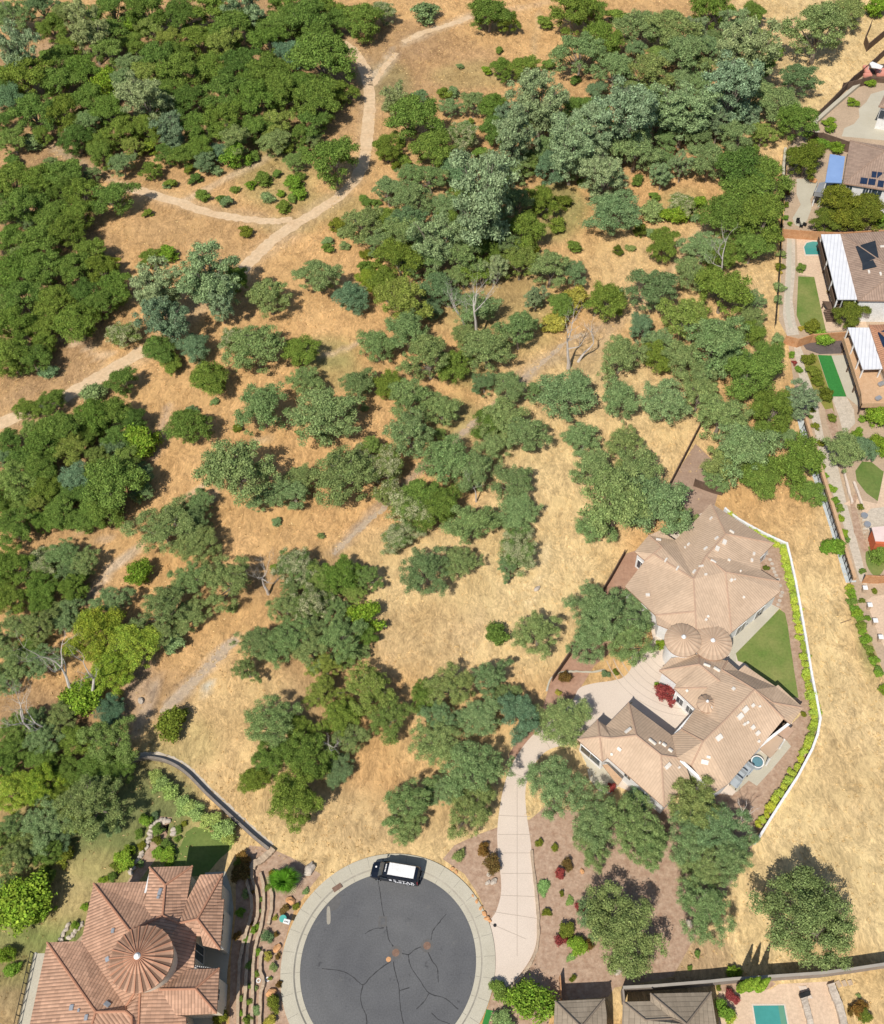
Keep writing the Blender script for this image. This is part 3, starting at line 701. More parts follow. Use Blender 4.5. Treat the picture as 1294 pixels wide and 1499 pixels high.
# ---------------- roofs ----------------
def tilemat(name, c1, c2, pitch_u, pitch_v, kind='barrel', groove=.6, bstr=.8, tv=.1):
    m, n, b = nodes_mat(name, .8, .2)
    uv = NN(n, 'ShaderNodeUVMap').outputs[0]
    sp = NN(n, 'ShaderNodeSeparateXYZ'); n.links.new(uv, sp.inputs[0])
    def mth(op, a, v=None, v2=None):
        x = NN(n, 'ShaderNodeMath', operation=op)
        n.links.new(a, x.inputs[0])
        if v is not None:
            if isinstance(v, (int, float)): x.inputs[1].default_value = v
            else: n.links.new(v, x.inputs[1])
        return x.outputs[0]
    fu = mth('FRACT', mth('DIVIDE', sp.outputs[0], pitch_u)); fv = mth('FRACT', mth('DIVIDE', sp.outputs[1], pitch_v))
    su = mth('SINE', mth('MULTIPLY', fu, math.pi))          # round back of each barrel
    tile = NN(n, 'ShaderNodeTexWhiteNoise', noise_dimensions='2D')
    cmb = NN(n, 'ShaderNodeCombineXYZ')
    n.links.new(mth('FLOOR', mth('DIVIDE', sp.outputs[0], pitch_u)), cmb.inputs[0]); n.links.new(mth('FLOOR', mth('DIVIDE', sp.outputs[1], pitch_v)), cmb.inputs[1])
    n.links.new(cmb.outputs[0], tile.inputs[0])
    tc = NN(n, 'ShaderNodeTexCoord').outputs['Object']
    c = mix(n, ramp(n, noise(n, tc, .5, 5), [(.3, 0), (.7, 1)]), c1, c2)
    c = mix(n, 1, c, ramp(n, tile.outputs[0], [(0, 1 - tv), (1, 1 + tv)]), 'MULTIPLY')
    c = mix(n, 1, c, ramp(n, noise(n, tc, .16, 4), [(.3, .90), (.7, 1.08)]), 'MULTIPLY')
    if kind == 'barrel':
        c = mix(n, 1, c, ramp(n, su, [(0, groove), (.45, 1)]), 'MULTIPLY')  # dark grout, plus groove shade painted into the tile colour
        hgt = mth('ADD', su, mth('MULTIPLY', fv, -.35))
    else:
        c = mix(n, 1, c, ramp(n, fv, [(0, groove), (.12, 1), (1, 1.02)]), 'MULTIPLY')  # shadow at each tile course put into the colour as a dark band
        hgt = mth('ADD', mth('MULTIPLY', fv, -1.0), mth('MULTIPLY', su, .12))
    n.links.new(c, b.inputs['Base Color'])
    bump(n, b, hgt, bstr, .09)
    return m
M['tile_main'] = tilemat('tan_roof_tile', (.53, .385, .265), (.48, .345, .235), .33, .42, groove=.84, bstr=.28, tv=.055)
M['tile_terra'] = tilemat('terracotta_roof_tile', (.49, .295, .195), (.39, .225, .145), .34, .45, groove=.52, bstr=.65, tv=.16)
M['tile_grey'] = tilemat('grey_brown_roof_tile', (.34, .275, .20), (.29, .23, .165), .33, .62, 'flat', groove=.45, bstr=.7)
M['tile_right'] = tilemat('brown_roof_tile', (.36, .255, .19), (.31, .215, .16), .42, .5, groove=.72, bstr=.7)
M['tile_orange'] = tilemat('orange_roof_tile', (.46, .24, .14), (.40, .2, .115), .42, .5, groove=.72, bstr=.7)
def solve(px, py, a, b, ze, pitch):
    A, B = G(a[0], a[1], ze), G(b[0], b[1], ze)
    d = (B - A); d.z = 0; d.normalize(); nn = Vector((-d.y, d.x, 0))
    z = ze + 1
    for _ in range(30):
        p = G(px, py, z); z = ze + pitch * abs((p - A).dot(nn))
    return z
def inset(P, d):
    n = len(P); out = []
    area = sum(P[i].x * P[(i + 1) % n].y - P[(i + 1) % n].x * P[i].y for i in range(n))
    sgn = 1 if area > 0 else -1
    for i in range(n):
        a = (P[i] - P[i - 1]); b = (P[(i + 1) % n] - P[i]); a.z = b.z = 0; a.normalize(); b.normalize()
        na = Vector((-a.y, a.x, 0)) * sgn; nb = Vector((-b.y, b.x, 0)) * sgn
        m_ = (na + nb)
        if m_.length < .2: m_ = na
        m_.normalize()
        out.append(P[i] + m_ * d / max(m_.dot(na), .45))
    return out
class House:
    def __init__(s, name, label, cat, V, faces, outline, ze, pitch, tile, wallm, eave=.55, capr=.11, trimm=None, walls=True, bottom=0.0, group=None, dz=0.0):
        ze += dz; V = {k: (v if len(v) == 2 or not isinstance(v[2], (int, float)) else (v[0], v[1], v[2] + dz)) for k, v in V.items()}
        s.root = empty(name, (0, 0, 0), label, cat, group)
        s.ze = ze; P = {}
        for k, v in V.items():
            if len(v) == 2: z = ze
            elif isinstance(v[2], (int, float)): z = v[2]
            else: z = solve(v[0], v[1], V[v[2][0]], V[v[2][1:]] if len(v[2]) == 2 else V[v[2][1]], ze, pitch)
            P[k] = G(v[0], v[1], z)
        s.P = P
        bm = bmesh.new(); uvl = bm.loops.layers.uv.new('UVMap')
        bv = {k: bm.verts.new(p) for k, p in P.items() if any(k in f for f in faces)}
        fs = []
        for f in faces:
            try: fs.append(bm.faces.new([bv[k] for k in f]))
            except ValueError: pass
        bm.normal_update()
        for f in fs:
            if f.normal.z < 0: f.normal_flip()
        edges = [(e.verts[0].co.copy(), e.verts[1].co.copy(), len(e.link_faces), e) for e in bm.edges]
        caps = []
        for a, b, n, e in edges:
            if n == 2:
                f, g = e.link_faces
                if f.normal.angle(g.normal) > .12:
                    cdir = (g.calc_center_median() - f.calc_center_median())
                    conv = f.normal.dot(cdir) < 0
                    caps.append((a, b, conv))
        for f in fs:
            up = f.normal.copy()
            if abs(up.z) > .9999: u = Vector((1, 0, 0))
            else: u = Vector((0, 0, 1)).cross(up).normalized()
            v = up.cross(u)
            for l in f.loops: l[uvl].uv = (l.vert.co.dot(u), l.vert.co.dot(v))
        # fascia under the free edges
        for a, b, n, e in edges:
            if n == 1:
                lo = [bm.verts.new((p.x, p.y, p.z - .24)) for p in (e.verts[0].co, e.verts[1].co)]
                q = bm.faces.new((e.verts[0], e.verts[1], lo[1], lo[0])); q.material_index = 1
        bmesh.ops.triangulate(bm, faces=[f for f in bm.faces if len(f.verts) > 4])
        s.roof = finish(bm, 'roof', [tile, trimm or M['trim']], s.root)
        me = s.roof.data
        s.bvh = BVHTree.FromPolygons([v.co[:] for v in me.vertices], [p.vertices[:] for p in me.polygons])
        cv, cf = [], []
        for a, b, conv in caps:
            if conv: tube(cv, cf, a + Vector((0, 0, .03)), b + Vector((0, 0, .03)), capr, capr, 6)
        if cv: pyd('ridge_cap', cv, cf, s.capmat(tile), s.roof)
        cv, cf = [], []
        if outline and walls:
            O = [P[k] for k in outline]
            I = inset(O, eave)
            V_, F_ = [], []
            n = len(I)
            for p in I: V_ += [(p.x, p.y, bottom), (p.x, p.y, p.z - .05)]
            for i in range(n):
                j = (i + 1) % n
                F_.append((2 * i, 2 * j, 2 * j + 1, 2 * i + 1))
            s.wall = pyd('wall', V_, F_, wallm, s.root)
            SV = []; 
            for p, q in zip(O, I): SV += [(p.x, p.y, p.z - .235), (q.x, q.y, q.z - .235)]
            SF = [(2 * i, 2 * ((i + 1) % n), 2 * ((i + 1) % n) + 1, 2 * i + 1) for i in range(n)]
            pyd('soffit', SV, SF, M['white'], s.root)
            s.I = I; s.outline = outline
    def capmat(s, tile):
        k = 'cap_' + tile.name
        if k not in M:
            col = {'tan_roof_tile': (.47, .315, .22), 'terracotta_roof_tile': (.46, .23, .14), 'grey_brown_roof_tile': (.27, .21, .155), 'brown_roof_tile': (.33, .23, .17), 'orange_roof_tile': (.44, .22, .13)}[tile.name]
            M[k] = simple(k, col, tuple(x * .85 for x in col), 1.5)
        return M[k]
    def hit(s, px, py):
        d = ray(px, py)
        loc, nor, i, dist = s.bvh.ray_cast(Vector((0, 0, H)), d.normalized(), 2000)
        if loc is None: return None, None
        if nor.z < 0: nor = -nor
        return loc, nor
    def vent(s, px, py, sx=.5, sy=.35, hh=.28, name='roof_vent', m=None, ang=0.0):
        loc, nor = s.hit(px, py)
        if loc is None: return
        u = Vector((0, 0, 1)).cross(nor).normalized() if nor.z < .999 else Vector((1, 0, 0))
        v = nor.cross(u)
        rot = Matrix((u, v, nor)).transposed() @ Matrix.Rotation(ang, 3, 'Z')
        box(name, loc + nor * (hh / 2 - .03), (sx * .8, sy * .8, hh), m or M['vent'], s.root, rot=rot, bev=.03)
    def panel(s, pts, name='solar_panel', m=None, off=.12):
        T_ = []
        for p in pts:
            loc, nor = s.hit(*p)
            if loc is None: return
            T_.append(loc + nor * off)
        n = len(T_)
        nn = (T_[1] - T_[0]).cross(T_[2] - T_[0]).normalized()
        if nn.z < 0: nn = -nn
        V_ = [tuple(p) for p in T_] + [tuple(p - nn * .06) for p in T_]
        F_ = [tuple(range(n)), tuple(range(2 * n - 1, n - 1, -1))] + [(i, i + n, (i + 1) % n + n, (i + 1) % n) for i in range(n)]
        return pyd(name, V_, F_, m or M['solar'], s.root)
    def window(s, a, t, wd, z0, z1, kind='window', side=1, off=.0):
        i = s.outline.index(a); p, q = s.I[i], s.I[(i + 1) % len(s.I)]
        d = q - p; d.z = 0; L_ = d.length; d.normalize()
        area = sum(s.I[k].x * s.I[(k + 1) % len(s.I)].y - s.I[(k + 1) % len(s.I)].x * s.I[k].y for k in range(len(s.I)))
        nn = Vector((d.y, -d.x, 0)) * (1 if area > 0 else -1)
        c = p + d * L_ * t; rz = math.atan2(d.y, d.x)
        e = empty(kind, (0, 0, 0)); e.parent = s.root
        fm = M['white'] if kind == 'window' else M['tanwood']
        c0 = Vector((c.x, c.y, (z0 + z1) / 2)) + nn * .02
        fr = box('frame', c0, (wd + .16, .1, z1 - z0 + .16), fm, e, rz)
        box('pane', c0 + nn * .045, (wd, .04, z1 - z0), M['glass'] if kind == 'window' else M['tanwood'], e, rz)
        if kind == 'window': box('mullion', c0 + nn * .075, (.05, .03, z1 - z0), M['white'], e, rz)
M['solar'] = simple('solar_cells', (.012, .022, .05), (.02, .035, .07), 1.2, rough=.22, spec=.5)
def cone_roof(h, px, py, rpx, z, rise, n, tile, name='turret_roof', ribr=.05, tip=True, ridge=.10, wallm=None, wb=0.0, tipr=.32, root=None, apex=None):
    c = G(px, py, z); r = rpx / ppm_at(c)
    root = root or h.root
    bm = bmesh.new(); uvl = bm.loops.layers.uv.new('UVMap')
    N_ = n * 2
    rim = []
    for k in range(N_):
        a = 2 * math.pi * k / N_
        rim.append(bm.verts.new((c.x + r * math.cos(a), c.y + r * math.sin(a), z + (ridge if k % 2 == 0 else 0))))
    inner = []
    for k in range(N_):
        a = 2 * math.pi * k / N_
        inner.append(bm.verts.new((c.x + .07 * r * math.cos(a), c.y + .07 * r * math.sin(a), z + rise * .93)))
    top = bm.verts.new((c.x, c.y, z + rise))
    for k in range(N_):
        j = (k + 1) % N_
        f = bm.faces.new((rim[k], rim[j], inner[j], inner[k]))
        for l in f.loops:
            d = (l.vert.co - c).length
            l[uvl].uv = ((k % 2) * .18, d)
        bm.faces.new((inner[k], inner[j], top))
    lo = [bm.verts.new((v.co.x, v.co.y, z - .18)) for v in rim]
    for k in range(N_):
        j = (k + 1) % N_
        f = bm.faces.new((rim[j], rim[k], lo[k], lo[j])); f.material_index = 1
    o = finish(bm, name, [tile, M['trim']], root)
    cv, cf = [], []
    for k in range(n):
        a = 2 * math.pi * k * 2 / N_
        e = Vector((c.x + r * 1.01 * math.cos(a), c.y + r * 1.01 * math.sin(a), z + .12))
        tube(cv, cf, e, Vector((c.x + .06 * r * math.cos(a), c.y + .06 * r * math.sin(a), z + rise * .96)), ribr, ribr * .6, 5)
    pyd('tile_rib', cv, cf, M['cap_' + tile.name], o)
    if tip:
        cyl('finial', (c.x, c.y, z + rise - .05), tipr, .22, M['white'], root, 16, tipr * .5)
    if wallm:
        bm = bmesh.new()
        bmesh.ops.create_cone(bm, cap_ends=False, segments=36, radius1=r - .35, radius2=r - .35, depth=z - wb, matrix=Matrix.Translation((c.x, c.y, (z + wb) / 2 - .02)))
        finish(bm, 'turret_wall', wallm, root, smooth=True)
    return c, r
def ppm_at(c):
    a, b = proj(c), proj(c + Vector((1, 0, 0)))
    return b[0] - a[0]
# ---------------- the large tan-roofed house ----------------
V = dict(a=(1041,737), c=(1133,796), d=(1112.5,816.5), e=(1114,835), f=(1140.5,851.5), g=(1142,866.5), h=(1071,926), h2=(1062,938), h3=(1020,938), i=(959.5,901), i2=(962,914),
  j=(915,859), k=(944,821), l=(929,808), u=(949.5,784), m=(966,777), n=(988,791), o=(1021,759),
  p1=(1062,782,'ac'), p2=(1033,815,'ac'), x=(1071,820,'cd'), p3=(1062,838,'gh'), p4=(1015,848,'ji'), r=(1017.7,895.5,'ji'), s=(956.5,811,'jk'), v=(969,801,'lk'))
V['p2'] = (1033,815,5.6); V['p3'] = (1062,838,5.9); V['p4'] = (1015,848,5.9); V['p1'] = (1062,782,5.3); V['s'] = (956.5,811,4.5); V['v'] = (969,801,4.6); V['x'] = (1071,820,4.9); V['r'] = (1017.7,895.5,4.9)
Fs = ['a c p1','a p1 p2 p4 o','o p4 s v n','p1 c d x p2','x d e','x e f p3 p2','p3 f g h','p2 p3 h h2 h3 r p4','j i r p4 s k','i i2 h3 r','l u v s k','u m n v']
Fs = [t.split() for t in Fs]
hn = House('hillside_house', 'large single-storey house with tan tile roofs and two round turrets inside a white-walled yard', 'house', V, Fs,
           'a c d e f g h h2 h3 i2 i j k l u m n o'.split(), 3.5, .3, M['tile_main'], M['stucco'], eave=.32, dz=.45)
for t, wd in ((.25, 1.6), (.55, 1.8), (.8, 1.2)): hn.window('j', t, wd, .9, 2.3)
hn.window('k', .5, 1.2, .6, 2.3); hn.window('g', .3, 1.6, .1, 2.2); hn.window('g', .7, 1.6, .1, 2.2); hn.window('c', .5, 1.2, .9, 2.2)
for (x, y, sx, sy) in [(964,791,.9,.3),(1008,798,.6,.3),(1003,802.5,.3,.3),(1033,804,.8,.35),(1049,789,.8,.35),(1041,760,.7,.3),(1060,794.5,.9,.7),(1049.5,804,.9,.7),(1071,779.5,.9,.3),(975,821,.9,.3),(992,833,.9,.3),(1026,830,.9,.3),(1016.5,838,.8,.35),
  (1044,823,1,.3),(1067,821,.5,.3),(1103,811.5,.6,.4),(1100,821,.6,.4),(1033,842,.5,.3),(1070,850,.6,.5),(1075,849,.3,.3),(1088,875,.4,.4),(1036,903,.4,.4),(1033,908,.4,.4),(948,872,.7,.5),(1084,837,.3,.3)]:
    hn.vent(x, y, sx, sy)
cone_roof(hn, 999.5, 937.5, 27, 4.95, 1.0, 20, M['tile_main'], ridge=.01, ribr=.03, wallm=M['stucco'])
cone_roof(hn, 1042.5, 941, 29, 4.45, .7, 22, M['tile_main'], ridge=.01, ribr=.028, wallm=M['stucco'])
# south wing of the same house
V = dict(A=(965,982), B=(982,964), B2=(1023,958,3.5), C=(1065,968), D=(1081,982), E=(1090,974), F=(1135.5,1005.5), F2=(1139,1003), I=(1176,1037), J=(1157,1060),
  Nn=(1111,1096), K=(1066,1148), Mm=(1048,1160), Q=(1035,1151,3.5), O=(1012,1121,4.2), X=(1018,1037.5), W=(987,1008), A2=(990,1001), 
  q1=(1023.5,973,4.8), q2=(1053.5,997.5,5.0), q3=(1035,1007,4.6), z1=(1131,1029,4.6), z0=(1057,981,4.4), t1=(1104.5,1010,6.2), t2=(1147.5,1052.5,4.3), y1=(1029.5,1085.5,6.0), y0=(1056,1060,6.1), hh=(1002,1004,4.0), Wc=(983.5,1077), e9=(991,1110,5.0), ws=(997,1068,3.9))
Fs = ['A B B2 q1','A q1 q2 hh A2','B2 C z0 q2 q1','C D E F F2 I z1 t1 z0','I J t2 z1','A2 hh q2 q3 W','W q3 X','q3 q2 z0 t1 y0 X','t1 z1 t2','t1 t2 Nn K Mm Q O y1 y0','X y0 y1 ws','ws y1 O e9 Wc']
Fs = [t.split() for t in Fs]
hs = House('hillside_house', 'x', 'house', V, Fs, 'A B B2 C D E F F2 I J Nn K Mm Q e9 Wc X W A2'.split(), 3.5, .3, M['tile_main'], M['stucco'], eave=.32, dz=.45)
for t in (.3, .75): hs.window('X', t, 1.0, .8, 2.3)
hs.window('W', .5, 1.3, .8, 2.3); hs.window('J', .3, 2.2, .1, 2.3); hs.window('Nn', .5, 3, .1, 2.3)
for (x, y, sx, sy) in [(1034.5,975,1.1,.35),(1049,981,1.1,.35),(1006,1012,.4,.4),(1074,1009.5,.5,.5),(1090.5,1039,1.1,.8),(1083,1049,1.1,.8),(1101.5,1033,.6,.5),(1111.5,1034.5,.4,.3),(1089,1060.5,.5,.4),(1093.5,1058,.5,.4),(1101.5,1065,.7,.6),(1108.5,1073.5,.8,.6),(1110,1085.5,.4,.4),
  (1052,1080,1.1,.8),(1031.5,1115.5,1.1,.7),(1037,1108,.6,.4),(1038,1035,.3,.3),(1042,1036,.5,.4)]:
    hs.vent(x, y, sx, sy)
cone_roof(hs, 1034, 1031, 14, 5.45, .9, 12, M['tile_main'], ribr=.04, tipr=.2, wallm=M['stucco'], wb=3)
# garage wing
V = dict(V=(920,1029), W=(983,1076.5), e9=(991,1109.5,4.9), O2=(1003,1118,4.3), O=(972.5,1182), w1=(931.5,1077,5.6), w2=(967.7,1106,5.6), Q=(889.5,1109.5), R=(882,1115), S=(845,1083), T=(874.5,1054), U=(887,1063), t0=(878,1079,4.7), t1=(895,1081,4.9), O3=(1010,1140))
Fs = ['U V w1 t1','T U t1 t0','S T t0','S t0 R','t0 t1 Q R','Q t1 w1 w2 O','V W e9 w2 w1','O w2 e9 O2 O3']
Fs = [t.split() for t in Fs]
hg = House('hillside_house', 'x', 'house', V, Fs, 'V W e9 O2 O3 O Q R S T U'.split(), 3.45, .3, M['tile_main'], M['stucco'], eave=.32, dz=.45)
hg.window('O', .3, .9, 1.2, 2.3); hg.window('O', .62, .9, 2.2, 3.0); hg.window('R', .5, 3.0, .9, 2.5)
for (x, y, sx, sy) in [(919.5,1070.5,1.2,.4),(954.5,1087,1.3,.35),(965.5,1088.5,.3,.3),(972,1091.5,.7,.4),(981,1099.5,.7,.4),(907,1097,.7,.5),(895.5,1104,.4,.4),(977,1121.5,1.1,.6),(993.5,1123.5,.4,.3)]:
    hg.vent(x, y, sx, sy)
for hh_ in (hs, hg):
    for ch in list(hh_.root.children): ch.parent = hn.root
    bpy.data.objects.remove(hh_.root)
# flat patio covers of that house
def slab_part(name, pts, z, th, m, root): return poly(name, pts, z, m, root, thick=th)
slab_part('lean_to_roof', [(1135,1072),(1148,1059),(1162,1069.6),(1151,1082.6)], 3.1, .2, M['cap_tan_roof_tile'], hn.root)
slab_part('lean_to_roof', [(1134,1074),(1147.5,1083),(1128,1110),(1112,1096)], 3.1, .2, M['orock'] if 0 else M['tile_main'], hn.root)
slab_part('lean_to_roof', [(882,1120),(889,1119),(911,1141),(904.5,1150)], 2.9, .25, M['tanwood'], hn.root)
for q in ((1133,1076),(1148,1083),(1128,1108)):
    p = G(q[0], q[1], 2.9); box('post', (p.x, p.y, 1.45), (.2, .2, 2.9), M['white'], hn.root)

# ---------------- the terracotta house with the round tower ----------------
ZE = 6.2
V = dict(a=(69,1380), A2=(18,1620), b=(119,1378), c=(137,1293.5), d=(216,1291), e=(219,1270,6.5), f=(282,1268,6.5), g=(273.5,1318), h=(293,1281), i=(326,1279.5), j=(323.7,1316), k=(328,1316.4), l=(322,1390.5), m=(297,1384.5),
  n0=(297,1371,6.3), n1=(287,1370.5), n3=(283.5,1417), o=(273,1419.5), p=(321,1418), q=(317,1484), r=(258,1487), r2=(272,1489), r3=(275,1620), 
  P1=(190,1363,8.3), v1=(184,1474,7.4), P3=(206,1440,8.3), E1=(242,1296,7.6), E2=(238,1341,7.6), w1=(221,1341,7.4), w2=(212,1328,6.9), H1=(289,1346,7.7), w3=(262,1352,7.4), Y=(286,1448,7.5), y1=(234,1449,7.5),
  B1=(140,1482,8.2), B2=(184,1481,8.2), B3=(193,1489,8.0), B4=(195,1620,8.0), B5=(100,1620,8.0), yy=(205,1453,7.9), yb=(203,1500,7.4), yc=(207,1620,7.4))
Fs = ['a b v1 B2 B1','a B1 B5 A2','B1 B2 B3 B4 B5','c P1 P3 v1 b','c d w2 w1 E2 P1','e E1 E2 w1 w2','e f E1','E1 f g w3 E2','h i H1 w3 g','i j k l H1','H1 l m n0','P1 E2 w3 H1 n0 n1 n3 o y1 P3','o p Y y1','p q Y','q r y1 Y','y1 r r2 r3 yc yb yy P3','P3 yy yb B3 B2 v1','B3 yb yc B4']
Fs = [t.split() for t in Fs]
lh = House('tower_house', 'terracotta tile house with a large round tower roof beside the cul-de-sac', 'house', V, Fs,
           'a b c d w2 e f g h i j k l m n0 n1 n3 o p q r r2 r3 A2'.split(), ZE, .33, M['tile_terra'], M['cream'], capr=.12)
for t in (.3, .7): lh.window('k', t, 1.2, 3.8, 5.2)
lh.window('n1', .5, 1.6, 1, 4.6); lh.window('p', .5, 1.1, 3.6, 5.0); lh.window('r', .5, .8, 3.4, 5); lh.window('l', .5, 1.2, 3.5, 5)
for (x, y, sx, sy) in [(294,1307,.0,.0),(235,1306,.9,.6),(232.5,1314,.4,.5),(166,1363,.6,.5),(158,1404.5,.6,.6),(105.5,1475.5,.7,.6),(157,1471,.8,.6),(127,1490,.7,.5),(116,1479.5,.4,.3)]:
    if sx: lh.vent(x, y, sx, sy, .2, 'skylight' if sy > .45 else 'roof_vent', M['metal'])
cone_roof(lh, 207, 1404, 46, 9.7, 1.5, 24, M['tile_terra'], 'tower_roof', ribr=.085, wallm=M['cream'], wb=5, tipr=.35)
# balcony on its west side
bp = [(50,1396),(66,1396),(44,1520),(22,1520)]
poly('balcony_floor', bp, 3.2, M['concrete'], lh.root, thick=.25)
V_, F_, P_ = wall_mesh([(50,1396),(22,1520)], .06, 4.2, z0=3.2, ztop=3.2)
rl = empty('railing'); rl.parent = lh.root
for z in (3.35, 4.2):
    cv, cf = [], []
    tube(cv, cf, Vector((P_[0].x, P_[0].y, z)), Vector((P_[1].x, P_[1].y, z)), .04, .04, 5)
    pyd('rail', cv, cf, M['iron'], rl)
for k in range(9):
    q = P_[0].lerp(P_[1], k / 8); box('baluster', (q.x, q.y, 3.75), (.08, .08, 1.0), M['iron'], rl)
for k in range(5):
    q = P_[0].lerp(P_[1], k / 4); box('post', (q.x + .1, q.y, 1.5), (.25, .25, 3), M['white'], lh.root)

# ---------------- two grey-brown roofed houses at the bottom ----------------
V = dict(A=(812.5,1466), B=(885,1462.5), B1=(888,1485), B2=(892,1640), Q=(803,1640), R1=(851,1504,5.4), R2=(848,1640,5.4))
b1 = House('tract_house', 'grey-brown tiled house nearest the driveway, cut by the bottom edge', 'house', V, [t.split() for t in ['A B R1','B B1 B2 R2 R1','A R1 R2 Q']], 'A B B1 B2 Q'.split(), 3.6, .3, M['tile_grey'], M['cream'])
V = dict(a=(912,1467), b=(952,1466), A=(952,1455), B=(1041,1453), B2=(1072,1640), Q=(905,1640), R1=(1005,1500,5.6), R2=(1003,1640,5.6), s=(945,1494,4.6), s1=(985,1492,4.6))
b2 = House('tract_house', 'grey-brown tiled house beside the rectangular pool patio', 'house', V, [t.split() for t in ['A B R1','B B2 R2 R1','A R1 s1 b','a b s1 s','a s Q','s s1 R1 R2 Q']], 'A B B2 Q a b'.split(), 3.6, .3, M['tile_grey'], M['cream'])

# ---------------- the houses along the right edge ----------------
V = dict(a=(1286,156), b=(1300,128), c=(1380,135), d=(1380,172), R1=(1310,142,6.6), R2=(1380,150,6.6))
r1 = House('edge_house', 'white house corner beside the curving concrete patio near the upper right edge', 'house', V, [t.split() for t in ['a b R1','b c R2 R1','c d R2','d a R1 R2']], 'a b c d'.split(), 5.2, .3, M['tile_right'], M['white'])
r1.window('d', .9, 2.2, 2.4, 4.2); r1.window('a', .5, 1.4, 2.4, 3.8)
V = dict(a=(1244.5,206), b=(1400,230), c=(1234,268.5), d=(1400,294), R1=(1296,221,7.6), R2=(1400,245,7.6))
r2 = House('edge_house', 'brown-roofed house with a blue patio cover and framed solar panels', 'house', V, [t.split() for t in ['a b R2 R1','a R1 c','c R1 R2 d']], 'a b d c'.split(), 5.6, .3, M['tile_right'], M['white'])
for t, wd in ((.955, 1), (.80, .9), (.745, .9), (.69, 1.6)): r2.window('d', t, wd, 3.6, 4.9)
def grid_panels(h, p00, p10, p01, nx, ny, gap=.06, m=None):
    for i in range(nx):
        for j in range(ny):
            def P(u, v): return (p00[0] + (p10[0] - p00[0]) * u + (p01[0] - p00[0]) * v, p00[1] + (p10[1] - p00[1]) * u + (p01[1] - p00[1]) * v)
            g = gap
            h.panel([P((i + g) / nx, (j + g) / ny), P((i + 1 - g) / nx, (j + g) / ny), P((i + 1 - g) / nx, (j + 1 - g) / ny), P((i + g) / nx, (j + 1 - g) / ny)], m=m)
grid_panels(r2, (1259.5,260), (1283,263), (1257.5,270), 2, 1); grid_panels(r2, (1276,251), (1300,254), (1274.5,261), 3, 1); grid_panels(r2, (1285,264), (1305,267), (1283,274.5), 2, 1)
V = dict(a=(1231,343), b=(1400,332), c=(1256,440), d=(1400,441), R1=(1312,398,7.4), R2=(1400,390,7.4))
r3 = House('edge_house', 'brown-roofed house with a long white patio cover and black pool-heating panels', 'house', V, [t.split() for t in ['a b R2 R1','a R1 c','c R1 R2 d']], 'a b d c'.split(), 5.4, .3, M['tile_right'], M['white'])
BLK = simple('black_heater_mat', (.02, .026, .035), (.03, .036, .045), 1, rough=.6)
r3.panel([(1252.5,362),(1281,353.5),(1286,378),(1262,386)], 'pool_heater_panel', BLK); r3.panel([(1262,386),(1278,381.5),(1283.5,391.7),(1262.6,396.5)], 'pool_heater_panel', BLK)
for (x, y) in [(1291,362),(1289,402),(1272,399)]: r3.vent(x, y, .9, .4)
V = dict(a=(1272,476), b=(1400,472), c=(1296,550), d=(1400,552), R1=(1325,512,7.0), R2=(1400,510,7.0))
r4 = House('edge_house', 'orange-roofed house with a white cover over a raised tan deck', 'house', V, [t.split() for t in ['a b R2 R1','a R1 c','c R1 R2 d']], 'a b d c'.split(), 5.2, .3, M['tile_orange'], M['cream'])
r4.panel([(1285,488),(1300,482),(1303,505),(1293,509)], 'solar_panel')
def cover(root, pts, z, m, posts, th=.16, pm=None, name='patio_cover', deckz=0):
    c = poly(name, pts, z, m, root, thick=th)
    for (x, y) in posts:
        p = G(x, y, z - th); box('post', (p.x, p.y, (z - th + deckz) / 2), (.2, .2, z - th - deckz - .01), pm or M['white'], root)
    return c
def rail(root, pts, z, h, m, step=1.6, board=True, name='railing'):
    V_, F_, P = wall_mesh(pts, .05, z + h - .1, z0=z + .12, ztop=z + h)
    rr_ = empty(name); rr_.parent = root
    if board: pyd('rail_board', V_, F_, m, rr_)
    cv, cf = [], []
    for a, b in zip(P[:-1], P[1:]):
        A_ = Vector((a.x, a.y, z + h)); B_ = Vector((b.x, b.y, z + h)); tube(cv, cf, A_, B_, .07, .07, 4)
        tube(cv, cf, Vector((a.x, a.y, z + .12)), Vector((b.x, b.y, z + .12)), .05, .05, 4)
    pyd('top_rail', cv, cf, m, rr_)
    for a, b in zip(P[:-1], P[1:]):
        k = max(1, int((b - a).length / step))
        for i in range(k + 1):
            q = a.lerp(b, i / k); box('rail_post', (q.x, q.y, z + h / 2), (.1, .1, h), m, rr_)
BLUE = simple('blue_cover', (.22, .33, .55), (.19, .29, .50), .5, rough=.5)
cover(r2.root, [(1215,226),(1237,229.5),(1232,268),(1208,267)], 6.0, BLUE, [(1209,267),(1231,267.5)], pm=M['white'], deckz=3)
poly('deck', [(1199,268),(1236,262),(1229,287),(1193,284)], 3.0, M['metal'], r2.root, thick=.25)
rail(r2.root, [(1197,268),(1192,281),(1228,286)], 3.0, 1.0, M['metal'], board=True)
for q in ((1194,284.5),(1203,286),(1228,288)):
    p = G(q[0], q[1], 2.7); box('post', (p.x, p.y, 1.35), (.22, .22, 2.7), M['white'], r2.root)
cover(r3.root, [(1202,343.5),(1231,343),(1235,362.5),(1241,362.5),(1255.5,438.6),(1226,438.6)], 5.2, M['cover'], [(1203.5,345),(1212,380),(1219,410),(1226.5,437),(1253,437)], deckz=2.7, pm=M['white'])
cover(r3.root, [(1199,350),(1232,350),(1247,440),(1223,447)], 2.7, M['wood'], [(1201,352),(1209,385),(1216,415),(1223,444)], th=.3, pm=M['wood'], name='deck')
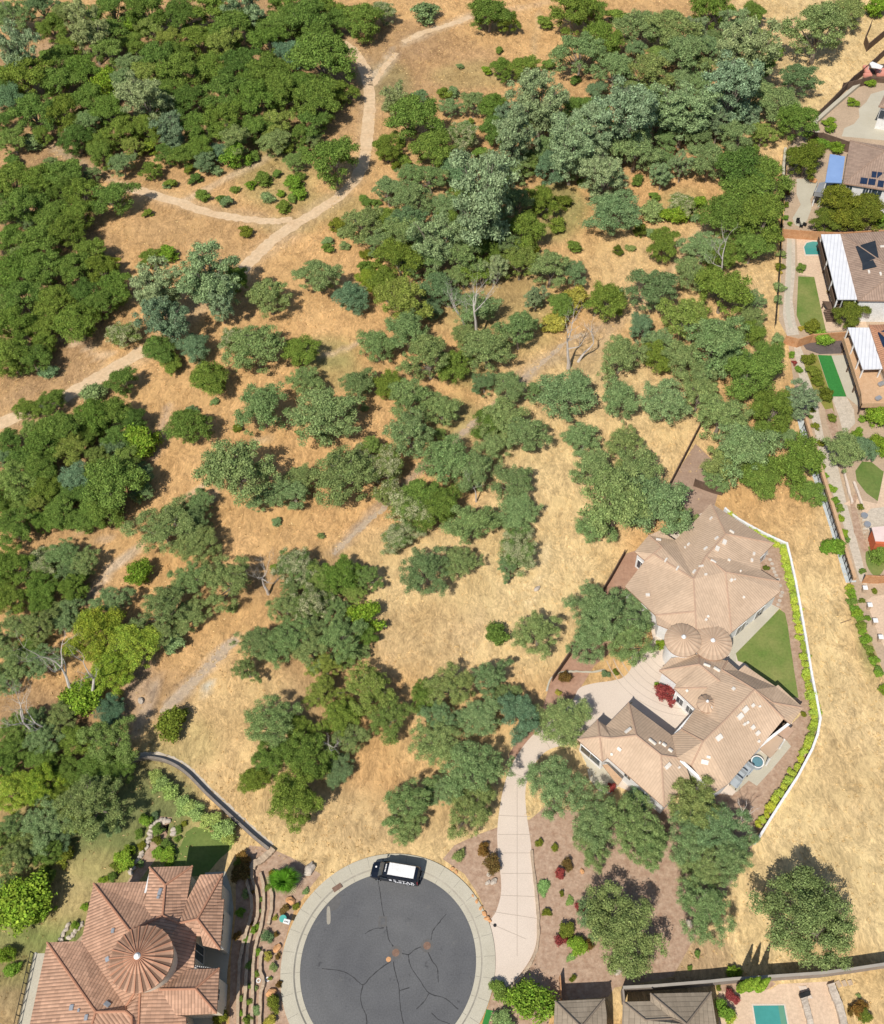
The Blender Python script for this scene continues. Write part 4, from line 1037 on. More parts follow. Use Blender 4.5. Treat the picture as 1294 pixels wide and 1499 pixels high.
rail(r3.root, [(1198.5,347),(1222,443)], 2.7, 1.05, M['wood'])
cover(r3.root, [(1204,441),(1232,443),(1229,454),(1212,452)], 1.6, M['wood'], [(1206,443),(1229,452),(1213,451)], th=.2, pm=M['wood'], name='stair_landing')
for k in range(6):
    p = G(1213 + k * .6, 455 + k * 3.0, 1.2 - k * .2); box('stair_tread', (p.x, p.y, 1.2 - k * .2), (1.6, .35, .08), M['wood'], r3.root)
cv, cf = [], []; tube(cv, cf, G(1234, 438, 5), G(1226, 461, 0), .12, .12, 6); pyd('downpipe', cv, cf, M['white'], r3.root)
cover(r4.root, [(1241,480),(1272,480),(1286,512),(1282,512),(1294,540),(1263,541)], 5.0, M['cover'], [(1242,482),(1250,505),(1258,527),(1264,540),(1290,539)], deckz=2.7)
cover(r4.root, [(1236,497),(1243,494),(1271,540),(1400,540),(1400,594),(1262,595)], 2.7, M['tanwood'], [(1238,502),(1245,530),(1254,560),(1262,592),(1275,594),(1290,594)], th=.3, pm=M['wood'], name='deck')
rail(r4.root, [(1235,494),(1261,576),(1262,591),(1400,590)], 2.7, 1.05, M['tanwood'])
for (x, y) in [(1286,583),(1290,562)]:
    p = G(x, y, 3.1)
    box('deck_lounger', (p.x, p.y, 3.05), (1.0, .7, .5), M['metal'], r4.root, .5, bev=.1)
SHR = simple('red_shed_wall', (.55, .14, .06), (.48, .12, .05), 1)
sh = empty('garden_shed', (0, 0, 0), 'small orange-red shed with a pale sloping roof at the right edge', 'shed')
poly('wall', [(1277,776),(1340,770),(1340,800),(1282,796)], 2.3, SHR, sh, thick=2.3)
Vv = [G(1276,772.5,2.8), G(1340,766,2.8), G(1340,795,2.4), G(1281.5,792.5,2.4)]
pyd('roof', Vv + [v - Vector((0,0,.12)) for v in Vv], [(3,2,1,0),(4,5,6,7),(0,1,5,4),(1,2,6,5),(2,3,7,6),(3,0,4,7)], simple('pink_roof', (.66,.52,.48), None, 1), sh)
# pergola lounge at the top right corner
pg = empty('patio_gazebo', (0, 0, 0), 'small terrace lounge with a white canopy and coral seats at the upper right corner', 'gazebo')
poly('terrace_floor', [(1264,96),(1294,94),(1330,96),(1330,118),(1267,114)], 1.0, M['wood'], pg, thick=1.0)
poly('canopy', [(1273,93),(1277,90.5),(1293,97),(1290,101),(1276,99)], 3.4, M['white'], pg, thick=.12)
CORAL = simple('coral_cushion', (.62, .27, .20), (.56, .24, .18), 2)
for q, s in (((1269,103),(1.2,3.0,.7)), ((1289,106),(2.0,2.4,.7)), ((1270,110.5),(1.8,.9,.7))):
    p = G(q[0], q[1], 1.4); box('bench', (p.x, p.y, 1.36), s, CORAL, pg, bev=.12)
for q in ((1274,92),(1291,97)):
    p = G(q[0], q[1], 3.3); box('post', (p.x, p.y, 2.14), (.1, .1, 2.26), M['white'], pg)
# ---------------- cul-de-sac ----------------
CC = G(568.5, 1410); RA = 128.5 / ppm(568.5, 1410)
def ring(name, r0, r1, z, m, a0=0, a1=2 * math.pi, n=120, zi=None, parent=None):
    V_, F_ = [], []
    for k in range(n + 1):
        a = a0 + (a1 - a0) * k / n
        V_ += [(CC.x + r0 * math.cos(a), CC.y + r0 * math.sin(a), z if zi is None else zi), (CC.x + r1 * math.cos(a), CC.y + r1 * math.sin(a), z)]
    F_ = [(2 * k, 2 * k + 1, 2 * k + 3, 2 * k + 2) for k in range(n)]
    return pyd(name, V_, F_, m, parent)
A0, A1 = R(-58), R(238)
rd = bmesh.new()
pts = [(CC.x + (RA + .02) * math.cos(A0 + (A1 - A0) * k / 100), CC.y + (RA + .02) * math.sin(A0 + (A1 - A0) * k / 100)) for k in range(101)]
pts += [(pts[-1][0] + .0, CC.y - 60), (pts[0][0], CC.y - 60)]
rd.faces.new([rd.verts.new((x, y, .010)) for x, y in pts]); bmesh.ops.triangulate(rd, faces=rd.faces[:])
S(finish(rd, 'road', M['asphalt']))
LP = simple('kerb_lip', (.34, .31, .25), (.28, .25, .2), 1, fine=4)
kb = S(ring('kerb', RA, RA + .55, .02, M['concrete'], A0, A1)); 
ring('kerb_face', RA + .55, RA + .72, .13, LP, A0, A1, zi=.02, parent=kb); ring('kerb_top', RA + .72, RA + .92, .134, M['concrete'], A0, A1, zi=.13, parent=kb)
sw = S(ring('sidewalk', RA + .92, RA + 2.15, .138, M['concrete'], A0, A1))
ring('sidewalk_edge', RA + 2.15, RA + 2.17, .0, M['concrete'], A0, A1, zi=.138, parent=sw)
V_, F_ = [], []
for k in range(26):
    a = A0 + (A1 - A0) * (k + .4) / 26
    for w_, r0, r1, z in ((.03, RA + .92, RA + 2.15, .142), (.03, RA, RA + .5, .024)):
        i0 = len(V_)
        t = Vector((-math.sin(a), math.cos(a), 0)); d = Vector((math.cos(a), math.sin(a), 0))
        for r_, s_ in ((r0, -1), (r1, -1), (r1, 1), (r0, 1)):
            p = CC + d * r_ + t * (w_ / 2 * s_); V_.append((p.x, p.y, z))
        F_.append((i0, i0 + 1, i0 + 2, i0 + 3))
pyd('expansion_joint', V_, F_, simple('joint', (.2, .18, .15), None, 2), sw)
for sgn, a in ((1, A0), (-1, A1)):
    e = [(CC.x + r_ * math.cos(a), CC.y + r_ * math.sin(a)) for r_ in (RA, RA + 2.15)]
    V_ = [(e[0][0], e[0][1], .02), (e[1][0], e[1][1], .138), (e[0][0] + sgn * 2.15, CC.y - 60, .138), (e[0][0], CC.y - 60, .02)]
    S(pyd('sidewalk', V_, [(0, 1, 2, 3)], M['concrete']))
TAR = simple('crack_tar', (.035, .035, .036), (.05, .05, .05), 2)
def K(x, y): return (380 + x / 2.941, 1119 + y / 2.941)
cracks = [[(510,500),(520,560),(530,630),(545,690),(555,750),(575,785)],[(575,850),(585,900),(600,960),(605,1040),(620,1118)],[(565,850),(520,880),(475,920),(445,950),(400,915),(350,890),(268,880)],[(445,950),(435,1000),(440,1040),(458,1080),(462,1125)],
 [(605,812),(640,820),(665,800),(700,785)],[(640,820),(650,870),(690,930),(730,985),(800,1010),(855,1055)],[(730,985),(710,1020),(675,1055)],[(738,760),(745,720),(775,680),(803,645)],[(725,810),(745,850),(765,880),(770,940)],[(535,705),(490,710),(455,730)],[(605,975),(645,962)],[(740,1070),(770,1100),(820,1118)]]
for c in cracks:
    ribbon('sealed_crack', [K(x, y) for x, y in c], .085, .016, TAR, jit=.03, n=5).parent = bpy.data.objects['road']
MH = simple('rusty_iron', (.17, .10, .07), (.22, .14, .10), 2, fine=9, bs=.4)
CNR = simple('grey_collar', (.10, .095, .09), (.13, .125, .12), 2)
for n_, (x, y) in enumerate(((586, 812), (721, 782))):
    p = G(*K(x, y)); mh = empty('manhole', (p.x, p.y, 0), ['round rusty manhole cover near the middle of the asphalt circle, touching the small bright cap', 'round rusty manhole cover upper right of the other one on the asphalt circle'][n_], 'manhole')
    cyl('collar', (0, 0, .0), .72, .018, CNR, mh, 28); cyl('cover', (0, 0, .0), .42, .026, MH, mh, 24)
p = G(*K(555, 841)); tag(cyl('valve_cap', (p.x, p.y, 0), .28, .03, M['orock']), 'small pale round valve cap in the asphalt beside the manhole', 'valve cap')
p = G(*K(530, 678)); ut = empty('utility_cover', (p.x, p.y, 0), 'small rectangular utility cover on the long asphalt crack', 'utility cover'); box('collar', (0, 0, .01), (.95, 1.15, .016), CNR, ut); box('cover', (0, 0, .015), (.5, .7, .02), M['asphalt'], ut)
p = G(*K(335, 533)); tag(box('storm_drain', (p.x, p.y, .15), (1.1, .6, .03), MH, rz=.6), 'rusty rectangular storm drain grate in the kerb, upper left of the asphalt circle', 'drain')
p = G(*K(310, 592)); S(disc('asphalt_patch', (p.x, p.y, .015), 1.05, CNR))
S(poly('asphalt_patch', [K(290, 620), K(302, 618), K(305, 680), K(290, 685)], .018, LP, smooth=True))

# ---------------- driveway, yards, beds ----------------
mul = [(648,1258),(665,1238),(700,1222),(727,1212),(776,1200),(800,1180),(850,1190),(930,1180),(1000,1175),(1035,1160),(1066,1155),(1110,1105),(1150,1068),(1180,1040),(1196,1052),(1190,1092),(1160,1148),(1108,1228),(1095,1250),(1050,1330),(1010,1385),(985,1430),(930,1441),(900,1446),(890,1460),(808,1466),(800,1520),(700,1520),(725,1440),(722,1360),(700,1310),(680,1280)]
S(poly('mulch_bed', mul, .004, M['mulch'], smooth=False))
S(poly('mulch_bed', [(912,812),(932,806),(950,900),(925,930),(870,975),(845,1015),(800,1060),(775,1085),(745,1125),(738,1120),(755,1085),(792,1045),(808,992),(832,955)], .010, M['redmulch']))
S(poly('mulch_bed', [(1108,795),(1150,797),(1162,850),(1172,905),(1190,1000),(1198,1050),(1175,1055),(1160,1010),(1152,950),(1143,892),(1120,880),(1105,820)], .0125, M['mulch']))
S(poly('mulch_bed', [(978,712),(1018,650),(1060,690),(1045,745),(1010,760)], .004, simple('brown_bark', (.30,.20,.14), (.36,.25,.18), .5, fine=3, bs=.5)))
S(poly('house_pad', [(930,815),(966,780),(1041,745),(1125,797),(1136,850),(1140,890),(1078,960),(1168,1035),(1150,1085),(1072,1165),(1040,1160),(1000,1130),(975,1180),(900,1150),(850,1095),(880,1066),(920,1035),(965,985),(950,905),(915,862)], .008, M['drive']))
dw = [(722,1442),(724,1420),(722,1385),(717,1352),(726,1335),(733,1310),(733,1285),(729,1250),(728,1215),(732,1180),(738,1150),(748,1122),(768,1090),(792,1065),(815,1048),(838,1026),(848,1008),(868,1001),(895,997),(912,992),(924,978),(926,958),(945,950),(965,930),(990,955),(985,985),(1020,1036),(990,1072),(945,1048),(925,1028),(885,1068),(862,1078),(828,1090),(800,1100),(781,1122),(770,1150),(770,1185),(777,1235),(783,1300),(786,1345),(785,1380),(776,1405),(760,1428),(742,1446),(731,1452)]
S(poly('driveway', dw, .016, M['drive'], smooth=True))
JT = simple('saw_joint', (.42, .34, .27), None, 2)
dwo = [o for o in bpy.data.objects if o.name.startswith('driveway')][0]
for a, b in (((730,1194),(776,1196)),((729,1222),(778,1222)),((731,1249),(781,1249)),((734,1279),(783,1279)),((733,1311),(785,1313)),((722,1335),(786,1345)),((757,1150),(757,1400)),((717,1352),(770,1375)),((745,1130),(778,1142)),((790,1068),(805,1096))):
    ribbon('saw_joint', [a, b], .06, .020, JT).parent = dwo
for k in range(7):
    r_ = 2.2 + k * .95; c0 = G(1000, 938); V_, F_ = [], []
    for i in range(22):
        a = R(196 + 70 * i / 21)
        for q in (r_, r_ + .10): V_.append((c0.x + (q + 3) * math.cos(a), c0.y + (q + 3) * math.sin(a), .020))
        if i: F_.append((2 * i - 2, 2 * i - 1, 2 * i + 1, 2 * i))
    pyd('paving_band', V_, F_, simple('band%d' % 0, (.52, .43, .35), None, 2) if k == 0 else bpy.data.materials['band0'], dwo)
p = G(724.5, 1355); tag(cyl('meter_cap', (p.x, p.y, .016), .2, .02, M['iron'], n=14), 'small black meter cap in the pale driveway near its mouth', 'meter cap')
S(poly('patio', [(1069,926),(1102,893),(1118,880),(1141,891),(1122,912),(1090,945),(1077,958),(1078,970),(1068,966)], .014, M['concrete']))
S(poly('lawn', [(1141,892),(1149,898),(1153,915),(1157,945),(1163,985),(1169,1022),(1150,1020),(1115,995),(1092,972),(1080,968),(1077,957),(1092,942)], .018, M['greenlawn']))
S(poly('patio', [(1112,1100),(1128,1110),(1151,1084),(1158,1093),(1130,1127),(1108,1151),(1096,1143),(1078,1160),(1068,1150)], .014, M['concrete']))
S(poly('patio', [(846,1095),(880,1120),(906,1150),(895,1163),(878,1160),(862,1140),(858,1118)], .014, M['concrete']))
def stone_edge(name, pts, label, group, h=.4, th=.45, m=None, smooth=True):
    V_, F_, P_ = wall_mesh(pts, th, h, smooth=smooth)
    rr = random.Random(int(pts[0][0])); 
    V_ = [Vector(v) + Vector((rr.uniform(-.05, .05), rr.uniform(-.05, .05), rr.uniform(-.04, .04) if v[2] > 0 else 0)) for v in V_]
    return tag(pyd(name, V_, F_, m or M['stone']), label, 'garden wall', group)
stone_edge('garden_wall', [(778,1245),(784,1300),(788,1345),(787,1382),(778,1408),(762,1431),(744,1449)], 'low stone edging along the right side of the pale driveway', None, h=.25, th=.3)
stone_edge('garden_wall', [(800,1012),(806,994),(820,985),(840,983),(862,984),(885,981)], 'low pale kerb curving around the red mulch bed near the courtyard', None, h=.2, th=.2, m=M['concrete'])
# fences and walls of the big house
wall('wood_fence', [(1027,617),(1003,664),(978,712)], .12, 1.7, M['wood'], 'dark wooden fence running down from the oaks north-west of the large tan-roofed house', 'fence', posts=2.4)
wall('wood_fence', [(1018,702),(1045,712),(1060,716)], .12, 1.7, M['wood'], 'short dark wooden fence piece beside the brown bark bed', 'fence', posts=2.4)
wall('wood_fence', [(915,806),(897,838),(880,866)], .12, 1.7, M['wood'], 'dark wooden fence between the dry field and the red mulch bed', 'fence', posts=2.4)
wall('wood_fence', [(836,952),(822,972),(809,990)], .12, 1.7, M['wood'], 'short dark wooden fence left of the big oak by the courtyard', 'fence', posts=2.4)
wall('white_wall', [(1062,745),(1078,758),(1100,771),(1125,784),(1152,796),(1158,820),(1165,852),(1172,890),(1180,935),(1188,985),(1195,1020),(1201,1052),(1197,1075),(1189,1097),(1168,1137),(1140,1180),(1107,1233)], .2, 1.1, M['white'], 'long white yard wall curving around the right side of the large tan-roofed house', 'wall', cap=M['white'], posts=2.6, pw=.3)
# hedge inside the white wall
hp = catmull([(1070,757),(1090,772),(1120,789),(1145,803),(1152,825),(1158,855),(1165,890),(1173,935),(1181,985),(1188,1020),(1194,1050),(1189,1075),(1181,1094),(1160,1133),(1135,1172),(1112,1208)], 4)
hedge = []
for i, (x, y) in enumerate(hp):
    if i % 1 == 0:
        hedge.append((x + random.uniform(-1.5, 1.5), y + random.uniform(-1.5, 1.5), random.uniform(11, 17)))
for x, y, w_ in hedge: place(x, y, w_ * .95, 'z', group='yellow-green hedge shrubs inside the white yard wall')
# small objects in that yard
for n_, (x, y) in enumerate(((1122,811),(1127,820),(1130,826),(1131.5,833),(1133.5,838),(1136,843),(1139,849),(1142,858),(1145,868),(1143,873),(1141,880),(1139,886))):
    p = G(x, y); tag(cyl('stepping_stone', (p.x, p.y, 0), .28, .07, M['rock'], n=9), 'round pale stepping stone in the curved line beside the right-hand hip of the large house', 'stepping stone', 'round stepping stones right of the large house')
def chair(px, py, rz, label, group, m, z=0, sc_=1.0):
    p = G(px, py, z + .4); e = empty('patio_chair', (p.x, p.y, z), label, 'chair', group, rz); e.scale = (sc_,) * 3
    box('seat', (0, 0, .42), (.6, .6, .12), m, e, bev=.03); box('backrest', (0, .3, .75), (.6, .1, .6), m, e, bev=.03)
    for a in (-1, 1):
        for b in (-1, 1): box('leg', (a * .25, b * .25, .18), (.06, .06, .36), M['iron'], e)
        box('armrest', (a * .3, 0, .62), (.07, .55, .06), m, e)
    return e
def table(px, py, r, label, m, cat='table', group=None, h=.74, z=0):
    p = G(px, py, z + h); e = empty('patio_table', (p.x, p.y, z), label, cat, group)
    cyl('tabletop', (0, 0, h - .05), r, .05, m, e, 24)
    for k in range(3): a = k * 2.09; cyl('leg', (r * .6 * math.cos(a), r * .6 * math.sin(a), 0), .035, h - .05, M['iron'], e, 8)
    return e
table(1109,896.5,.5, 'small dark round patio table on the white strip nearest the lawn tip', M['iron']); chair(1107,893.5,.5,'dark patio chair above the upper small round table right of the large house',None,M['iron']); chair(1105,900,2.6,'dark patio chair below left of the upper small round table',None,M['iron'])
table(1090,910.5,.5, 'small dark round patio table lower down the patio right of the large house', M['iron']); chair(1092.5,908,-.6,'dark patio chair right of the lower small round table',None,M['iron'])
# hot tub and lounge seats at the south end
p = G(1107, 1119); ht = empty('hot_tub', (p.x, p.y, 0), 'round pale hot tub on the patio at the south-east side of the large house', 'hot tub')
GB = simple('grey_blue_fabric', (.38, .41, .43), (.32, .35, .37), 1)
bm = bmesh.new(); bmesh.ops.create_cone(bm, cap_ends=False, segments=28, radius1=.8, radius2=.8, depth=.8, matrix=Matrix.Translation((0, 0, .4)))
finish(bm, 'shell', GB, ht, True); 
V_, F_ = [], []
for k in range(29):
    a = 2 * math.pi * k / 28
    for r_ in (.68, .82): V_.append((r_ * math.cos(a), r_ * math.sin(a), .82))
    if k: F_.append((2 * k - 2, 2 * k - 1, 2 * k + 1, 2 * k))
pyd('rim', V_, F_, M['white'], ht); disc('water', (0, 0, .6), .7, simple('tub_water', (.12, .25, .30), None, 1, rough=.1, spec=.6), ht)
for n_, (x, y) in enumerate(((1093,1129),(1083,1137),(1076,1148))):
    chair(x, y, -.75, ['pale blue-grey lounge chair nearest the round hot tub', 'pale blue-grey lounge chair between two others beside the hot tub patio', 'pale blue-grey lounge chair farthest from the round hot tub, near the big oaks'][n_], 'lounge chairs beside the hot tub', GB, sc_=1.7)
p = G(1112, 1113); 
# ---------------- terraces beside the tower house ----------------
def Q(x, y): return (340 + x / 5.785, 1240 + y / 5.785)
S(poly('mulch_bed', [(366,1238),(395,1242),(425,1255),(470,1280),(452,1302),(430,1335),(415,1385),(412,1420),(420,1470),(440,1530),(335,1530),(338,1400),(345,1340),(345,1290),(352,1255)], .004, M['mulch']))
tw = [[(115,140),(115,250),(140,370),(160,430),(160,560),(130,680),(95,790),(75,900),(60,1000),(50,1200),(45,1560)],[(165,180),(170,280),(205,380),(215,560),(180,670),(150,760),(125,900),(115,1100),(105,1300),(100,1560)],[(235,220),(260,330),(265,500),(240,680),(200,820),(180,960),(170,1200),(165,1560)],[(300,250),(330,400),(325,560),(300,660)],[(250,880),(235,1030),(265,1150),(240,1250),(230,1560)]]
lab = ['stone terrace wall nearest the tower house, first of the curved garden walls', 'second curved stone terrace wall out from the tower house', 'third curved stone terrace wall out from the tower house', 'short upper stone terrace wall beside the bright green palm', 'outermost lower stone terrace wall beside the yellow square shrub']
for l_, t_ in zip(lab, tw): stone_edge('terrace_wall', [Q(*q) for q in t_], l_, 'curved stone terrace walls', h=.45, th=.34)
stone_edge('terrace_wall', [Q(165,185), Q(185,140), Q(240,110), Q(300,60), Q(345,10)], 'broad stone wall cap turning at the top of the terraces', None, h=.5, th=.75)
tp = [(145,255,8,'b'),(110,405,12,'b'),(65,560,14,'H'),(240,450,8,'h'),(240,540,7,'b'),(190,700,12,'H'),(120,790,9,'h'),(40,755,12,'K'),(215,890,10,'H'),(135,1005,12,'h'),(205,1075,9,'h'),(150,1180,8,'h'),(200,1200,7,'b'),(140,1310,12,'h'),(75,1290,8,'h'),(75,1410,9,'H'),(130,1470,14,'h'),(205,1390,12,'b'),
 (620,380,10,'b'),(540,505,9,'u'),(440,535,13,'K'),(362,605,8,'a'),(290,760,18,'b'),(303,925,13,'a'),(375,745,8,'K'),(385,930,9,'K'),(345,1020,12,'b'),(320,1115,6,'h'),(395,1170,10,'K'),(350,1320,22,'u'),(315,1480,16,'a'),(335,220,9,'K'),(70,230,26,'K'),(300,340,12,'h'),(170,660,7,'K'),(185,380,7,'K'),(100,170,12,'K'),(60,120,16,'u')]
for x, y, w_, s_ in tp: place(*Q(x, y), w_, s_, group='small plants in the terraced garden' if w_ < 10 else None)
def rock(px, py, s, m, label, group=None, name='boulder'):
    p = G(px, py); rr = random.Random(int(px * 7 + py))
    bm = bmesh.new(); bmesh.ops.create_icosphere(bm, subdivisions=2, radius=s / 2)
    for v in bm.verts: v.co *= rr.uniform(.8, 1.15); v.co.z *= .7
    for f in bm.faces: f.smooth = False
    o = finish(bm, name, m); o.location = (p.x, p.y, s * .18); o.rotation_euler = (0, 0, rr.uniform(0, 6)); o.scale = (1.25, .85, 1)
    return tag(o, label, 'rock', group)
rock(*Q(495,462), 1.0, M['orock'], 'orange boulder below the palm, beside the rust-coloured plant'); rock(*Q(383,860), .9, M['orock'], 'orange boulder right of the yellow square shrub'); rock(*Q(335,1237), 1.0, M['orock'], 'orange boulder above the large olive shrub on the terraces')
rock(*Q(655,195), 1.4, M['rock'], 'large pale boulder right of the palm near the dry grass'); rock(717,1280,.7,M['rock'],'pale boulder, topmost of three beside the rusty shrub'); rock(723,1291,.8,M['rock'],'pale boulder, rightmost of three beside the rusty shrub'); rock(714,1293,.6,M['rock'],'pale boulder, lowest of three beside the rusty shrub')
rock(786,863,.9,M['rock'],'lone grey boulder in the dry field right of the round flowering tree'); rock(207,1027,.9,M['rock'],'white boulder on the bare slope left of the ditch'); rock(561,916,1.0,M['rock'],'grey stump-like rock at the right edge of the bright green tree')
rock(852,1276,.6,M['orock'],'small orange rock in the mulch right of the driveway'); rock(1009,1353,.9,M['rock'],'pale rock at the left edge of the lone oak in the mulch'); rock(905,1422,.9,M['rock'],'pale rock under the lower tip of the large shade oak')
for (x, y, s) in ((698,1320,.5),(704,1330,.5),(709,1338,.6),(713,1345,.6),(716,1348,.5),(692,1312,.4),(668,1277,.4),(662,1272,.5)): rock(x, y, s, M['orock'], 'small orange rubble stone along the sidewalk left of the driveway', 'orange rubble along the sidewalk')
for (x, y) in ((392,1434),(378.5,1436)):
    p = G(x, y); 
    V_, F_ = [], []
    for k in range(17):
        a = 2 * math.pi * k / 16
        for r_ in (.14, .26): V_.append((p.x + r_ * math.cos(a), p.y + r_ * math.sin(a), .06))
        if k: F_.append((2 * k - 2, 2 * k - 1, 2 * k + 1, 2 * k))
    tag(pyd('garden_ring', V_, F_, M['white']), 'small white ring on the mulch of the terraces, ' + ('nearer the sidewalk' if x > 390 else 'nearer the tower house'), 'garden ring')
# palm
p = G(416, 1290, 1.6); pm = empty('palm', (p.x, p.y, 0), 'bright green fan palm at the top of the terraces beside the cul-de-sac', 'palm')
cyl('trunk', (0, 0, 0), .22, 1.6, BARK, pm, 10, r2=.16)
PG = leafmat('palm_leaves', (.07, .20, .015), (.11, .26, .03))
rr = random.Random(4); V_, F_ = [], []
for k in range(46):
    a = rr.uniform(0, 6.283); el = rr.uniform(.0, 1.1); L_ = rr.uniform(1.6, 2.4)
    d = Vector((math.cos(a) * math.cos(el), math.sin(a) * math.cos(el), math.sin(el))); sd_ = Vector((-math.sin(a), math.cos(a), 0))
    base = Vector((0, 0, 1.6)); 
    for j in range(-4, 5):
        dd = (d + sd_ * j * .11).normalized(); e = base + dd * L_ * (1 - abs(j) * .05) + Vector((0, 0, -.35))
        mid = base + dd * L_ * .55; i0 = len(V_); up_ = dd.cross(sd_).normalized()
        V_ += [base, mid + sd_ * .07, e, mid - sd_ * .07]; F_.append((i0, i0 + 1, i0 + 2, i0 + 3))
pyd('frond', V_, F_, PG, pm)
# letterbox-like white sign box and teal planter
p = G(422.6, 1353); sb = empty('mail_box', (p.x, p.y, 0), 'white-topped mailbox on a dark post beside the left sidewalk', 'mailbox')
box('post', (0, 0, .5), (.14, .14, 1.0), M['iron'], sb); box('box_body', (0, 0, 1.15), (.75, .5, .3), M['white'], sb, -.25, bev=.03)
for k in range(3): box('number', (-.18 + k * .16, .0 - k * .04, 1.303), (.1, .14, .008), M['iron'], sb, -.25)
p = G(415.5, 1347); tag(cyl('planter', (p.x, p.y, 0), .3, .6, M['teal'], n=14, r2=.42), 'teal garden pot left of the white-topped mailbox', 'planter')

# ---------------- slope garden left of the tower house ----------------
def W4(x, y): return (160 + x / 4.977, 1090 + y / 4.977)
S(poly('lawn', [W4(560,640),W4(620,600),W4(720,625),W4(800,690),W4(900,715),W4(890,760),W4(800,840),W4(700,960),W4(380,960),W4(450,790),W4(520,740)], .006, M['lawn'], smooth=False))
S(poly('garden_path', [(296,1384),(300,1278),(330,1276),(338,1300),(342,1330),(338,1380),(333,1420),(330,1470),(318,1500),(270,1500),(280,1420)], .012, M['concrete']))
S(poly('garden_path', [(228,1195),(252,1197),(248,1206),(232,1212),(222,1232),(205,1262),(185,1294),(160,1325),(128,1362),(105,1384),(122,1385),(150,1350),(196,1300),(225,1262),(245,1222)], .004, M['mulch']))
fp = [W4(200,100),W4(330,98),W4(450,135),W4(560,208),W4(700,350),W4(850,490),W4(960,590),W4(1060,680),W4(1160,760)]
S(ribbon('gravel_path', [(x + 5, y - 4) for x, y in fp], .7, .006, M['gravel'], jit=.1))
wall('retaining_wall', [W4(60,160)] + fp, .3, .75, simple('dark_wall', (.20,.17,.14), (.26,.22,.18), 1, fine=4, bs=.5), 'dark curving retaining wall between the tower house garden and the dry field', 'wall', smooth=True)
st = [(430,562),(405,560),(380,556),(355,566),(330,580),(312,600),(308,632),(298,655),(293,685),(283,715),(275,750),(240,790),(228,820),(204,855),(172,905),(157,935)]
for n_, (x, y) in enumerate(st):
    rock(*W4(x, y), .68, M['rock'], 'pale stepping rock in the line that curves down the slope garden to the tower house', 'pale stepping rocks in the slope garden')
for (x, y) in ((474,625),(470,655),(860,660)): rock(*W4(x, y), .8, M['rock'], 'pale garden rock beside the lawn patch above the tower house', 'pale garden rocks by the lawn patch')
for (x, y) in ((102,1373),(107,1369),(111,1363),(116,1359),(120,1354)): rock(x, y, .6, M['rock'], 'pale stepping rock between the two northern roof edges of the tower house', 'pale stepping rocks between the roofs')
for (x, y) in ((90,1376),(93,1368),(97,1362),(100,1355)): rock(x, y, .6, M['rock'], 'small pale edging rock on the grass slope west of the tower house', 'small edging rocks west of the tower house')
for x, y, w_ in ((340,240,24),(385,290,26),(440,340,28),(530,440,28),(590,460,26),(640,500,28),(745,560,26),(800,620,30),(860,620,30),(870,670,22)):
    place(*W4(x, y), w_ * .95, 'H' if 0 else 'x', group='pale green conifer shrubs along the retaining wall')
for x, y, w_, s_ in ((275,555,20,'H'),(330,520,12,'t'),(215,650,14,'h'),(355,625,18,'h'),(240,740,12,'u'),(110,850,28,'H'),(145,770,16,'H'),(60,890,18,'u'),(350,700,14,'u'),(410,730,16,'h'),(420,800,20,'H'),(360,790,16,'H'),(440,850,14,'H'),(500,620,12,'h'),(495,690,10,'h'),(545,580,8,'u'),(980,830,18,'K'),(230,870,10,'b')):
    place(*W4(x, y), w_, s_)
for x, y, w_, s_ in ((110,1355,12,'H'),(124,1328,12,'H'),(95,1254,28,'u'),(66,1275,20,'u'),(165,1285,14,'h'),(322,1490,22,'u'),(62,1290,30,'L'),(152,1288,12,'H')): place(x, y, w_, s_)
# ---------------- driveway beds ----------------
for x, y, w_, s_ in ((671,1254,18,'b'),(708,1246,20,'K'),(720,1265,26,'K'),(789.5,1234,12,'u'),(812,1241,10,'u'),(830,1266,17,'K'),(820,1280,14,'R'),(822,1308,8,'u'),(801,1336,13,'u'),(796,1298,21,'f'),(834,1320,13,'f'),(850,1330,16,'R'),(830,1363,22,'u'),(820,1377,18,'R'),(845,1385,26,'H'),(862,1385,16,'K'),(836,1402,12,'f'),(839,1432,10,'u'),
   (826,992,18,'K'),(818,1015,10,'a'),(971,1014,27,'R'),(982,1026,17,'R'),(962,1003,10,'H'),(886,987,12,'t'),(902,985,10,'u'),(966,945,13,'H'),(1164,897,5,'h'),(1176,1046,8,'u'),(1021,1396,10,'h'),(1010,1417,7,'h'),(1075,1424,18,'H'),(737,1497,30,'b'),(1146,1036,6,'u'),(1121,832,9,'u'),(895,1153,12,'R'),(722,1440,0,'h')):
    if w_: place(x, y, w_, s_)
S(poly('lawn', [(700,1520),(712,1478),(722,1480),(716,1495),(712,1520)], .020, M['turf']))
